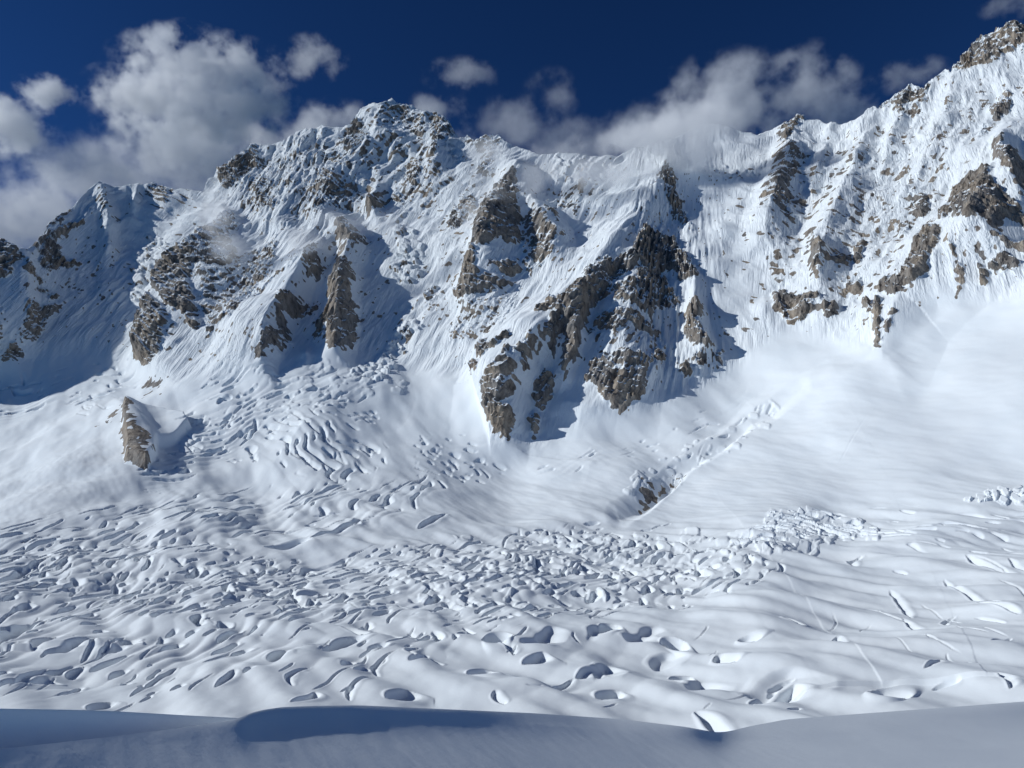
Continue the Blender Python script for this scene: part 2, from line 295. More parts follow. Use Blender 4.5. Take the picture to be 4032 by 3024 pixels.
# ------------------------------------------------------------------ rock: name, outline on the photo, how much bare rock
ROCKS = [
 ('a',[(-60,960),(0,983),(22,986),(50,1025),(45,1060),(20,1110),(0,1118),(-60,1120)],.95),
 ('b',[(112,1002),(160,945),(185,905),(225,868),(272,842),(268,862),(215,905),(190,935),(170,965),(130,1005)],.85),
 ('b',[(160,965),(215,920),(320,882),(330,897),(250,935),(190,980)],.75),
 ('c',[(148,989),(170,958),(212,968),(250,1004),(262,1024),(318,1034),(330,1045),(298,1044),(209,1056),(189,1066),(152,1052)],.9),
 ('d',[(372,748),(442,758),(432,830),(410,880),(330,862),(350,820),(375,790)],.5),
 ('e',[(582,733),(692,757),(660,812),(617,809),(578,777)],.62),
 ('f',[(58,1040),(138,1090),(168,1122),(70,1112)],.6),
 ('f',[(152,1148),(222,1163),(236,1187),(198,1184)],.85),
 ('g',[(98,1225),(220,1203),(226,1227),(172,1267),(176,1300),(152,1352),(95,1364),(88,1300)],.7),
 ('g',[(26,1415),(75,1366),(97,1393),(77,1447),(28,1442)],.95),
 ('g',[(-60,1180),(12,1240),(15,1330),(-5,1450),(-60,1450)],.7),
 ('h',[(664,1154),(721,1088),(761,1048),(817,1053),(817,1102),(778,1150),(802,1298),(776,1327),(764,1261),(736,1270),(694,1241),(669,1199)],.95),
 ('i',[(634,1222),(698,1259),(713,1293),(698,1338),(661,1400),(597,1464),(550,1430),(560,1378),(605,1288)],.88),
 ('j',[(815,1100),(1000,1000),(1100,950),(1100,1090),(1000,1200),(945,1280),(815,1340)],.5),
 ('k',[(700,1120),(770,1050),(850,960),(898,878),(942,866),(962,900),(940,960),(960,1060),(880,1100),(760,1120)],.66),
 ('l',[(550,1554),(573,1513),(617,1500),(622,1525),(592,1554),(560,1581)],.85),
 ('l',[(590,1590),(620,1550),(665,1488),(675,1496),(630,1570),(600,1600)],.5),
 ('m',[(485,1657),(524,1672),(519,1714),(539,1729),(594,1783),(594,1823),(574,1874),(495,1864),(488,1768),(485,1699)],1.0),
 ('m',[(392,1722),(440,1678),(487,1658),(487,1677),(445,1698),(400,1726)],.75),
 ('n',[(862,668),(914,649),(959,624),(978,595),(1008,580),(1050,643),(1045,670),(978,700),(909,750),(872,740)],.78),
 ('o',[(996,748),(1048,706),(1080,716),(1070,773),(1100,827),(1088,850),(1021,824)],.62),
 ('p',[(1384,509),(1411,475),(1438,514),(1468,564),(1478,591),(1386,645),(1361,611),(1339,630),(1349,574)],.7),
 ('q',[(1335,628),(1386,648),(1398,673),(1361,718),(1373,738),(1438,783),(1386,819),(1317,850),(1250,860),(1255,827),(1297,798),(1215,804),(1235,758),(1272,743),(1297,698)],.55),
 ('r',[(1518,436),(1595,423),(1677,462),(1697,549),(1645,576),(1595,514),(1545,576),(1494,549)],.52),
 ('s',[(1683,467),(1761,472),(1802,529),(1756,589),(1724,670),(1703,559)],.72),
 ('t',[(1603,648),(1677,631),(1677,698),(1645,750),(1603,730)],.68),
 ('t',[(1538,763),(1597,756),(1587,814),(1543,800)],.6),
 ('t',[(1449,822),(1498,805),(1498,859),(1449,849)],.85),
 ('u',[(1333,922),(1366,908),(1428,940),(1450,977),(1396,1005),(1349,984)],.95),
 ('v',[(1356,1073),(1383,1078),(1410,1114),(1410,1146),(1378,1161),(1348,1201),(1286,1211),(1306,1149)],.9),
 ('v',[(1336,1164),(1378,1169),(1412,1278),(1402,1358),(1348,1412),(1296,1422),(1291,1320),(1229,1350),(1222,1370),(1257,1278),(1306,1229)],.8),
 ('w',[(1217,1030),(1268,1008),(1275,1090),(1229,1141),(1207,1100)],.58),
 ('w',[(1117,1234),(1159,1222),(1251,1182),(1256,1226),(1179,1270),(1129,1290),(1151,1338),(1146,1375),(1065,1442),(1026,1471),(1053,1398),(1107,1338)],.64),
 ('x',[(1000,1189),(1219,1050),(1239,1065),(1050,1209),(1000,1249)],.42),
 ('y',[(1817,564),(1844,538),(1918,542),(1985,547),(1950,614),(1920,711),(1876,701),(1886,599)],.55),
 ('z',[(1812,798),(1859,766),(1880,828),(1851,890),(1799,921),(1752,890),(1767,858)],.64),
 ('aa',[(1911,848),(1936,793),(1988,741),(2035,705),(2040,768),(2030,823),(2050,878),(2050,947),(2035,979),(1958,1014),(1898,1036),(1874,1036),(1886,972),(1896,898)],.9),
 ('ab',[(2048,873),(2122,861),(2199,957),(2174,1044),(2072,1074),(2048,977)],.52),
 ('ab',[(2145,863),(2199,846),(2199,909),(2155,890)],.72),
 ('ac',[(2172,773),(2296,726),(2308,748),(2268,850),(2195,825)],.45),
 ('ac',[(2279,707),(2308,743),(2284,770)],.8),
 ('ad',[(1812,1146),(1859,1045),(1900,1035),(1910,1136),(1888,1188),(1849,1197),(1805,1183)],.95),
 ('ad',[(1898,1134),(1963,1114),(2032,1114),(1960,1158),(1898,1183)],.78),
 ('ad',[(1956,1072),(2043,1040),(2059,1067),(1988,1098)],.82),
 ('ae',[(1750,1340),(1850,1200),(2040,1150),(2050,1250),(1850,1368)],.4),
 ('ae',[(1674,1149),(1713,1132),(1713,1171),(1684,1203)],.85),
 ('af',[(1893,1398),(1930,1371),(1942,1423),(2031,1396),(2026,1425),(1935,1461),(1908,1449)],.9),
 ('af',[(1863,1479),(1917,1460),(1917,1509),(1863,1499)],.72),
 ('ag',[(2588,740),(2614,672),(2651,714),(2661,768),(2614,780)],.95),
 ('ag',[(2614,778),(2659,768),(2702,828),(2724,894),(2649,865),(2617,808)],.64),
 ('ah',[(2543,950),(2650,953),(2676,1000),(2718,1050),(2744,1090),(2744,1123),(2696,1118),(2646,1082),(2596,1101),(2556,1131),(2522,1101),(2490,1070),(2497,1030)],1.0),
 ('ai',[(2296,1154),(2422,1092),(2497,1063),(2519,1114),(2427,1176),(2402,1216),(2338,1263),(2311,1263)],.78),
 ('aj',[(2505,1129),(2621,1107),(2680,1209),(2596,1251),(2561,1282),(2520,1282),(2510,1179)],.68),
 ('ai',[(2425,1194),(2497,1182),(2524,1280),(2487,1282),(2415,1261)],.88),
 ('ak',[(2331,1298),(2546,1296),(2598,1328),(2608,1360),(2472,1350),(2417,1390),(2336,1338)],.64),
 ('ak',[(2311,1462),(2447,1446),(2546,1446),(2618,1376),(2613,1430),(2563,1479),(2543,1510),(2330,1515)],.66),
 ('al',[(2313,1520),(2350,1500),(2460,1520),(2548,1500),(2543,1569),(2464,1645),(2442,1650),(2402,1616),(2370,1574)],.92),
 ('am',[(2256,1214),(2298,1197),(2320,1270),(2300,1348),(2268,1430),(2223,1491),(2206,1448),(2236,1388),(2216,1338),(2178,1427),(2157,1393),(2196,1308),(2206,1278)],.95),
 ('am',[(2105,1305),(2168,1257),(2220,1237),(2210,1285),(2168,1310),(2122,1322)],.85),
 ('an',[(1928,1671),(1933,1587),(1968,1515),(2019,1475),(2046,1537),(2036,1587),(1990,1648),(2036,1661),(2031,1711),(2001,1780),(1948,1748)],.95),
 ('an',[(2042,1477),(2099,1406),(2106,1477),(2064,1509)],.75),
 ('an',[(2107,1522),(2139,1475),(2175,1497),(2165,1562),(2134,1609),(2107,1599)],.85),
 ('an',[(2102,1622),(2136,1641),(2121,1721),(2090,1750)],.75),
 ('ao',[(2704,1278),(2725,1237),(2757,1242),(2767,1278),(2747,1298),(2772,1343),(2812,1383),(2780,1402),(2713,1380),(2699,1318)],.9),
 ('ao',[(2664,1457),(2706,1446),(2724,1487),(2696,1496)],.95),
 ('ao',[(2723,1438),(2765,1416),(2784,1448),(2765,1466)],.7),
 ('ao',[(2803,1408),(2847,1391),(2847,1456)],.7),
 ('ap',[(3059,549),(3074,495),(3146,464),(3173,483),(3131,529),(3101,589),(3064,569)],.78),
 ('aq',[(3040,640),(3100,590),(3180,620),(3170,700),(3110,780),(3130,860),(3000,870),(2970,860)],.5),
 ('as',[(3425,467),(3494,404),(3593,339),(3643,362),(3728,270),(3787,240),(3790,289),(3678,330),(3628,450),(3554,490),(3517,430)],.6),
 ('at',[(3730,276),(3787,240),(3847,165),(3892,128),(3991,86),(4060,112),(4040,200),(4001,202),(3877,266),(3777,291)],.8),
 ('au',[(3890,438),(3951,346),(3993,366),(3978,430),(3927,480)],.72),
 ('au',[(3825,569),(3877,505),(3914,517),(3877,564)],.6),
 ('av',[(3755,799),(3760,758),(3877,746),(3909,790),(3929,829),(4032,882),(4110,900),(4100,930),(4032,926),(3976,941),(3946,967),(3867,987),(3815,970),(3797,916),(3747,957),(3721,926),(3731,834)],1.0),
 ('aw',[(3925,612),(3956,605),(3978,672),(4032,660),(4120,700),(4120,850),(4032,822),(3976,798),(3920,696)],.7),
 ('ax',[(3626,1023),(3678,991),(3708,996),(3756,1008),(3730,1080),(3680,1150),(3648,1179),(3598,1209),(3552,1231),(3586,1138)],.9),
 ('ax',[(3472,1177),(3529,1155),(3593,1170),(3554,1229),(3477,1214)],.78),
 ('ay',[(3447,1420),(3452,1366),(3467,1247),(3496,1240),(3491,1322),(3471,1410)],.9),
 ('ay',[(3474,1392),(3520,1330),(3546,1308),(3540,1330),(3480,1400)],.7),
 ('az',[(3039,1157),(3081,1150),(3161,1195),(3232,1190),(3234,1219),(3200,1256),(3146,1281),(3096,1276),(3079,1242),(3044,1202)],.9),
 ('ba',[(3198,966),(3252,1038),(3254,1100),(3198,1130),(3196,1048)],.68),
 ('ba',[(3367,998),(3399,937),(3411,978),(3391,1045),(3367,1047)],.85),
 ('ba',[(3318,1128),(3396,1106),(3396,1174),(3350,1164)],.68),
 ('ba',[(3268,1058),(3330,1016),(3357,1038),(3310,1085)],.68),
 ('ba',[(3248,1242),(3302,1225),(3292,1264),(3258,1270)],.95),
 ('ba',[(3402,1222),(3446,1230),(3448,1281),(3417,1274)],.9),
 ('bb',[(3576,770),(3638,753),(3670,824),(3638,866),(3593,866),(3571,814)],.64),
 ('bb',[(3527,872),(3580,877),(3585,946),(3532,941)],.64),
 ('bc',[(3920,1085),(3951,1041),(4003,1036),(4025,1068),(3931,1097)],.78),
 ('bc',[(3785,1048),(3829,1108),(3829,1159),(3785,1201),(3800,1128)],.64),
 ('bc',[(3880,1098),(3909,1113),(3885,1137)],.95),
 ('bc',[(3964,998),(4032,976),(4080,980),(4080,1013),(3986,1020)],.85),
 ('bd',[(2508,1943),(2525,1909),(2592,1904),(2617,1884),(2700,1862),(2675,1910),(2589,1962),(2529,2004),(2503,1990)],.42),
]
# slopes sprinkled with small outcrops
SPRINKLE = [
 ([(2990,880),(3120,620),(3300,560),(3560,480),(3860,300),(3980,330),(3800,620),(3740,760),(3720,1000),(3560,1220),(3300,1260),(3020,1220),(2980,1000)],.33),
 ([(900,740),(1050,600),(1300,560),(1500,460),(1800,520),(1780,760),(1700,900),(1400,890),(1250,900),(1050,880),(930,900)],.36),
 ([(1650,900),(1900,640),(2000,640),(2050,760),(1950,1000),(1900,1250),(1700,1330),(1650,1200),(1780,1000)],.31),
 ([(2050,1000),(2350,700),(2480,720),(2420,1000),(2300,1180),(2100,1320),(2050,1250)],.17),
 ([(60,1020),(400,880),(430,1050),(330,1250),(100,1380),(0,1300)],.24),
 ([(3800,900),(4032,950),(4300,1000),(4200,1150),(3850,1180)],.22),
 ([(2300,1290),(2620,1290),(2600,1450),(2300,1480)],.30),
 ([(1150,1000),(1450,900),(1500,1000),(1400,1050),(1250,1150)],.30),
 ([(2690,1220),(2860,1300),(2900,1450),(2680,1520)],.24),
]
ROCKF = np.zeros_like(X)          # how likely bare rock is
RID = np.full(X.shape, -1, np.int16)
edge = 10 * perlin3(X / 38, Y / 38, Z / 38, 5) + 6 * perlin3(X / 15, Y / 15, Z / 15, 6)
SPRINKLE += [([(-300,1000),(100,980),(420,760),(900,620),(1450,440),(1780,500),(2000,600),(2500,640),(3000,560),(3450,450),(4000,110),(4400,200),(4400,1080),(3700,1230),(3450,1380),(3100,1270),(2900,1420),(2650,1540),(2440,1600),(2100,1500),(1900,1480),(1650,1380),(1300,1400),(1050,1440),(700,1480),(560,1420),(300,1360),(0,1420),(-300,1450)], .19)]
for poly, dens in SPRINKLE:
    p = np.array(poly)
    s = win(p[:, 0].min() - 60, p[:, 0].max() + 60, p[:, 1].min() - 60, p[:, 1].max() + 60)
    sd = poly_sd(PX[s], PY[s], poly)
    ROCKF[s] = np.maximum(ROCKF[s], dens * sstep(-40, 60, sd))
for ri, (name, poly, dens) in enumerate(ROCKS):
    p = np.array(poly)
    s = win(p[:, 0].min() - 40, p[:, 0].max() + 40, p[:, 1].min() - 40, p[:, 1].max() + 40)
    sd = poly_sd(PX[s], PY[s], poly) + edge[s] * 0.8
    v = dens * sstep(-22, 20, sd + .6 * edge[s])
    k = v > ROCKF[s]
    ROCKF[s] = np.where(k, v, ROCKF[s])
    RID[s] = np.where(k & (sd > 0), ri, RID[s])

# ------------------------------------------------------------------ relief of the walls
wm = WALL > 0.01
xs, ys, zs, us, vs = X[wm], Y[wm], Z[wm], U[wm], V[wm]
# snow flutings down the slope
FL = np.full(X.shape, 0.55, np.float32)
def zone(px, py, rx, ry, val, fld):
    t = np.exp(-(((PX - px) / rx) ** 2 + ((PY - py) / ry) ** 2) ** 1.5)
    fld[:] = fld * (1 - t) + val * t
zone(1250, 680, 330, 240, 1.5, FL)
zone(1600, 560, 240, 220, 1.5, FL)
zone(560, 850, 220, 130, 1.0, FL)
zone(3500, 680, 420, 330, .9, FL)
zone(2860, 1150, 150, 260, .12, FL)
zone(2900, 620, 180, 150, .45, FL)
zone(2720, 520, 120, 90, .25, FL)
zone(2790, 720, 120, 260, .16, FL)
zone(2250, 800, 200, 180, .5, FL)
zone(2300, 1640, 170, 160, .15, FL)
zone(3800, 1350, 300, 160, .08, FL)
zone(1100, 1150, 150, 180, .25, FL)
ua = us + 30 * perlin3(xs / 260, ys / 260, zs / 260, 7)
va = vs + 30 * perlin3(xs / 260, ys / 260, zs / 260, 8)
f1 = 1 - np.abs(perlin3(ua / 75, va / 75, zs / 420, 1)) * 1.7
f2 = 1 - np.abs(perlin3(ua / 36, va / 36, zs / 200, 2)) * 2.0
f3 = 1 - np.abs(perlin3(ua / 19, va / 19, zs / 90, 3)) * 2.0
brk = .45 + .9 * np.abs(perlin3(xs / 170, ys / 170, zs / 120, 6))
rib = 1 - np.abs(perlin3(ua / 150, va / 150, zs / 600, 5)) * 1.8
flu = 18 * rib * brk + 15 * f1 * brk + 10 * f2 + 4.2 * f3 * (.4 + brk * .6)
und = 26 * perlin3(xs / 240, ys / 240, zs / 300, 9) + 11 * perlin3(xs / 100, ys / 100, zs / 130, 10)
rk = ROCKF[wm]
rsel = rk > 0.03
crag = np.zeros_like(xs)
xr, yr, zr, ur, vr = xs[rsel], ys[rsel], zs[rsel], us[rsel], vs[rsel]
w1 = 14 * perlin3(xr / 60, yr / 60, zr / 60, 11)
j1 = 1 - np.abs(perlin3((ur + w1) / 48, (vr + w1) / 48, zr / 140, 12)) * 2
j2 = 1 - np.abs(perlin3((ur + w1) / 22, (vr - w1) / 22, zr / 55, 13)) * 2
j3 = 1 - np.abs(perlin3(ur / 14, vr / 14, zr / 34, 14)) * 2
j4 = perlin3(xr / 6, yr / 6, zr / 9, 15)
# ledges: tilted beds stepping back up the face
bed = zr * 0.9 + xr * 0.42 + 22 * perlin3(xr / 90, yr / 90, zr / 90, 2)
def ledge(c, lam):
    t = c / lam; t = t - np.floor(t)
    return np.where(t < .62, t / .62, 1 - (t - .62) / .38)
led = 9 * (ledge(bed, 46) - .5) * (0.5 + perlin3(xr / 70, yr / 70, zr / 70, 4)) + 4.5 * (ledge(bed + 7, 19) - .5)
crag[rsel] = 13 * j1 + 9 * j2 + 5.0 * j3 + 2.2 * j4 + 1.25 * led
crag_w = sstep(.12, .75, rk)
Hw = und + flu * FL[wm] * (1 - .55 * crag_w) + crag * crag_w + 9 * sstep(.4, .8, rk)
H[wm] += Hw * WALL[wm]

# ------------------------------------------------------------------ glacier
gm = WALL < 0.99
GL = 1 - WALL
xg, yg = X[gm], Y[gm]
smooth = np.zeros_like(X)       # the even snow slope on the right
SLOPE = [(2440,2050),(2560,2010),(2740,1860),(3000,1650),(3300,1490),(3500,1410),(3700,1270),(4032,1190),(4600,1080),(4600,1960),(4032,1985),(3400,1985),(2960,2040),(2800,2080)]
sdS = poly_sd(PX, PY, SLOPE)
smooth = sstep(-15, 25, sdS)
TONGUE = [(1950,1830),(2250,1760),(2560,1700),(2560,1900),(2440,2040),(2100,2050),(1500,2100),(1650,1960)]
smooth = np.maximum(smooth, .85 * sstep(-60, 60, poly_sd(PX, PY, TONGUE)))
LEFTSLOPE = [(-400,2080),(0,1930),(400,1740),(480,1700),(480,1880),(560,1900),(300,2080),(0,2190),(-400,2300)]
smooth = np.maximum(smooth, .9 * sstep(-30, 40, poly_sd(PX, PY, LEFTSLOPE)))
rough = (1 - .8 * smooth)[gm]
dir_x = (xg * .55 - yg * .83); dir_y = (xg * .83 + yg * .55)
far = sstep(1500, 2300, D[gm])
rough = rough * (1 - .45 * far)
und = 10 * perlin2(xg / 240, yg / 220, 3) + 9 * far * perlin2(dir_x / 260, dir_y / 110, 9) + (7.5 * perlin2(dir_x / 150, dir_y / 60, 4) + 3.2 * perlin2(dir_x / 70, dir_y / 30, 5) + .25 * perlin2(xg / 12, yg / 18, 6)) * rough
und += smooth[gm] * (1.6 * perlin2(dir_x / 95, dir_y / 34, 12) + .7 * perlin2(dir_x / 40, dir_y / 13, 13) + 4 * perlin2(xg / 150, yg / 120, 14))
H[gm] += und * GL[gm]

lowtab = lowpy
def row_of(py, px):
    if py >= 1900: return np.interp(-py, -lowtab, np.arange(len(lowtab)))
    c = float(np.interp(px, cols, crest))
    return len(lowtab) - 1 + (1900 - py) / (1900 - c) * NUP

def crevasse(px, py, lpx, wpx, ang, depth=None, bend=0.0, asym=2.2, lip=.12):
    """a slot or scoop: half length and half width in photo pixels, heading on the photo in degrees"""
    d = float(ground_distance(np.array([px]), np.array([py]))[0])
    m = lpx * 1.5 + wpx * 3 + 6
    c0, c1 = np.searchsorted(cols, [px - m, px + m])
    if c1 - c0 < 3: return
    r1 = int(min(NR - 1, row_of(py - m, px) + 2)); r0 = int(max(0, row_of(py + m, px) - 1))
    if r1 - r0 < 3: return
    s = (slice(r0, r1), slice(c0, c1))
    ca, sa = math.cos(R(ang)), math.sin(R(ang))
    def gp(qx, qy):
        a, b, c = unproject(qx, qy, float(ground_distance(np.array([qx]), np.array([qy]))[0]))
        return np.array([a, b])
    p0 = gp(px, py); p1 = gp(px + lpx * ca, py - lpx * sa)
    ax = p1 - p0; L = np.hypot(*ax) + 1e-6; ax /= L
    pr = np.array([ax[1], -ax[0]])                       # right hand side
    if pr[0] < 0: pr = -pr
    pw = gp(px + wpx * sa, py + wpx * ca) - p0
    Wd = float(np.clip(abs(pw @ pr), wpx * d / F, 4.5 * wpx * d / F))
    # width is measured across the slot on the ground
    dx, dy = X[s] - p0[0], Y[s] - p0[1]
    t = (dx * ax[0] + dy * ax[1]) / L
    c = dx * pr[0] + dy * pr[1] - bend * L * (t * t - .3)
    c = c + Wd * .28 * perlin2(X[s] / (Wd * 3 + 4), Y[s] / (Wd * 3 + 4), 7)
    wt = Wd * np.sqrt(np.clip(1 - t * t, 0, 1)) + 1e-3
    q = np.where(c < 0, -c / (wt * .75), c / (wt * asym * .7))
    pit = np.clip(1 - q, 0, 1)
    pit = np.where(c < 0, np.minimum(pit * 1.35, 1), pit)
    pit = pit * pit * (3 - 2 * pit)
    ends = np.clip((1 - np.abs(t)) * 3.0, 0, 1)
    dep = depth if depth is not None else min(Wd * .8, 13)
    rim = np.exp(-((q - 1.25) / .45) ** 2) * lip * np.exp(-np.abs(t) ** 4)
    H[s] += dep * (rim - pit * ends) * (np.abs(t) < 1.3)

def crevasse_rows(poly, heading, lam, seg, depth, thr, seed, feather=70, curl=.3, wide=.62):
    '''long aligned crevasse sets: one row every lam metres across the flow, broken into segments about seg metres long'''
    p = np.array(poly, float)
    s = win(p[:, 0].min() - feather, p[:, 0].max() + feather, p[:, 1].min() - feather, p[:, 1].max() + feather)
    M = sstep(-feather * .6, feather, poly_sd(PX[s], PY[s], poly))
    cx, cy = p.mean(0)
    def gp(qx, qy):
        a, b, c = unproject(qx, qy, float(ground_distance(np.array([qx]), np.array([qy]))[0]))
        return np.array([a, b])
    p0 = gp(cx, cy); ax = gp(cx + 60 * math.cos(R(heading)), cy - 60 * math.sin(R(heading))) - p0
    ax /= np.hypot(*ax)
    pr = np.array([ax[1], -ax[0]])
    if pr[0] < 0: pr = -pr
    dx, dy = X[s] - p0[0], Y[s] - p0[1]
    t = dx * ax[0] + dy * ax[1]; c = dx * pr[0] + dy * pr[1]
    c = c + lam * 1.6 * perlin2(t / (lam * 6), c / (lam * 7), seed) + lam * .5 * perlin2(t / (lam * 2.2), c / (lam * 2.5), seed + 1) + curl * lam * (t / (lam * 9)) ** 2
    ph = c / lam; cell = np.floor(ph)
    cell2 = cell * 7.31
    g = perlin2(t / seg + cell2, cell2 * 1.7, seed + 2) + .35 * perlin2(t / (seg * .37) + cell2, cell2, seed + 3)
    f = (ph - cell - .42) * lam
    o = sstep(thr, thr + .5, g) * M
    wl_ = lam * wide * .36 * np.sqrt(o) + 1e-3; wr_ = lam * wide * .75 * np.sqrt(o) + 1e-3
    q = np.where(f < 0, -f / wl_, f / wr_)
    pit = np.clip(1 - q, 0, 1)
    pit = np.where(f < 0, np.minimum(pit * 1.25, 1), pit)
    pit = pit * pit * (3 - 2 * pit)
    fr = ph - cell
    wdw = sstep(0, .10, fr) * sstep(1, .90, fr)
    swell = np.sqrt(np.sin(np.pi * (ph - .42)) ** 2 + .05)
    H[s] += depth * (wdw * (-pit * sstep(0, .5, o) + .12 * np.exp(-((q - 1.2) / .5) ** 2) * o) + .30 * M * (swell - .6) * (.45 + .55 * sstep(-.5, .5, perlin2(t / (lam * 5), c / (lam * 4), seed + 4))))

ROWS = [
 ([(-300,2290),(500,2260),(1300,2330),(1850,2480),(1700,2620),(900,2700),(-300,2720)], 30, 27, 58, 8.5, .12, 1),
 ([(-300,2190),(300,2140),(900,2170),(1250,2260),(900,2390),(-100,2350)], 24, 26, 44, 9, .05, 3),
 ([(700,2240),(1300,2190),(2300,2090),(2850,2190),(3100,2240),(2650,2390),(1900,2450),(1000,2420)], 17, 25, 42, 8, -.02, 5),
 ([(1100,2260),(2300,2120),(2800,2240),(2550,2380),(1900,2430),(1150,2400)], -24, 30, 30, 6, .10, 7),
 ([(-200,2150),(300,2070),(700,1940),(1500,1900),(1850,1870),(1500,2070),(700,2190),(-200,2260)], 19, 34, 90, 9, .10, 9),
 ([(900,1650),(1350,1680),(1540,1790),(1360,1900),(980,1840)], -38, 34, 70, 12, -.10, 11),
 ([(660,1660),(850,1460),(1300,1480),(1500,1570),(1150,1690),(800,1740)], 15, 36, 60, 11, .02, 13),
 ([(1620,1740),(1800,1710),(2000,1830),(1900,1890),(1660,1870)], -27, 28, 40, 8, -.05, 2),
 ([(-200,1560),(100,1490),(500,1410),(560,1520),(300,1630),(-200,1700)], 10, 40, 90, 12, .05, 4),
 ([(540,1860),(760,1710),(1000,1570),(1020,1700),(760,1880),(600,1940)], 21, 32, 60, 10, .05, 6),
 ([(1600,2500),(2600,2450),(3400,2600),(3300,2790),(1600,2790)], 26, 62, 90, 6.5, .26, 10, 70, .3, .8),
 ([(3350,2010),(3700,2010),(4400,2020),(4400,2190),(3700,2170),(3350,2130)], -9, 30, 70, 7, .05, 12),
 ([(2870,2190),(2950,2100),(3050,2050),(3180,2025),(3300,2032),(3430,2075),(3470,2110),(3380,2135),(3200,2130),(3000,2200)], -14, 24, 40, 9, -.25, 15, 30),
 ([(2100,1850),(2500,1720),(2950,1540),(2880,1650),(2550,1810),(2200,1910)], 24, 30, 60, 5, .18, 14),
]
for r_ in ROWS: crevasse_rows(*r_)

def in_poly(x, y, poly):
    ins = False
    for i in range(len(poly)):
        x0, y0 = poly[i]; x1, y1 = poly[(i + 1) % len(poly)]
        if (y0 <= y) != (y1 <= y) and x < x0 + (y - y0) / (y1 - y0) * (x1 - x0): ins = not ins
    return ins

ZONES = [  # outline, how many, half length px, half width px, heading, spread
 ([(-300,2560),(600,2540),(1500,2560),(1800,2600),(1300,2800),(-300,2800)], 21, (22,90), (4,8), 32, 10),
 ([(-300,2330),(600,2300),(1500,2350),(1900,2500),(1500,2580),(-300,2580)], 57, (16,70), (3,6.5), 27, 10),
 ([(-200,2200),(300,2150),(900,2170),(1300,2260),(900,2400),(0,2360)], 69, (13,52), (2.5,5.5), 24, 12),
 ([(800,2230),(1300,2180),(2300,2080),(2900,2190),(3150,2240),(2700,2400),(1900,2440),(1000,2420)], 129, (11,46), (2.6,6), 17, 13),
 ([(1000,2240),(2300,2110),(2850,2230),(2600,2380),(1900,2430),(1100,2400)], 57, (9,30), (2.5,5.5), -28, 18),
 ([(1700,2430),(2700,2400),(4300,2250),(4300,2790),(1500,2790)], 18, (16,60), (3,8), 22, 26),
 ([(3300,2250),(4400,2120),(4400,2700),(3500,2600)], 26, (24,90), (3,5.5), -20, 10),
 ([(-200,2140),(300,2060),(700,1930),(1500,1900),(1800,1880),(1500,2060),(700,2180),(-200,2250)], 51, (18,80), (2.2,5), 18, 7),
 ([(930,1660),(1350,1690),(1520,1800),(1350,1890),(1000,1820)], 18, (20,60), (5,9), -38, 8),
 ([(1100,1620),(1500,1610),(1560,1680),(1250,1690)], 15, (10,28), (3.5,6), -12, 12),
 ([(680,1640),(850,1470),(1300,1490),(1480,1570),(1150,1690),(800,1720)], 30, (14,52), (3.5,7), 14, 8),
 ([(1640,1740),(1800,1720),(1990,1830),(1900,1880),(1680,1860)], 13, (10,34), (4,7), -28, 14),
 ([(-200,1570),(100,1500),(500,1420),(560,1510),(300,1620),(-200,1690)], 15, (20,80), (3.5,7), 9, 7),
 ([(280,1620),(480,1560),(520,1600),(330,1680)], 8, (14,40), (4,7), -30, 7),
 ([(2650,1880),(2900,1720),(3200,1560),(3120,1540),(2850,1690),(2600,1840)], 13, (10,26), (4,8), 40, 16),
 ([(2100,1840),(2500,1720),(2900,1560),(2850,1640),(2550,1800),(2200,1900)], 10, (10,44), (2.5,4.5), 24, 10),
 ([(3350,2010),(3700,2010),(4400,2020),(4400,2180),(3700,2160),(3350,2130)], 21, (14,64), (2.5,5.5), -9, 7),
 ([(1500,2180),(2300,2060),(2700,2060),(2950,2100),(2500,2120),(1900,2170)], 21, (10,36), (3,5.5), 12, 10),
 ([(560,1840),(760,1710),(1000,1570),(1000,1700),(760,1860),(600,1930)], 16, (14,56), (3.5,6.5), 20, 9),
 ([(640,1700),(900,1740),(960,1850),(700,1880)], 8, (14,36), (5,10), -30, 18),
]
for poly, n, lr, wr, ang, spr in ZONES:
    p = np.array(poly); k = 0
    while k < n:
        x = random.uniform(p[:, 0].min(), p[:, 0].max()); y = random.uniform(p[:, 1].min(), p[:, 1].max())
        if not in_poly(x, y, poly): continue
        k += 1
        u = random.random() ** 1.8
        crevasse(x, y, (lr[0] + (lr[1] - lr[0]) * u) * 1.1, wr[0] + (wr[1] - wr[0]) * random.random() ** 1.5, random.gauss(ang, spr), bend=random.uniform(-.25, .25), asym=random.uniform(1.2, 3.0))
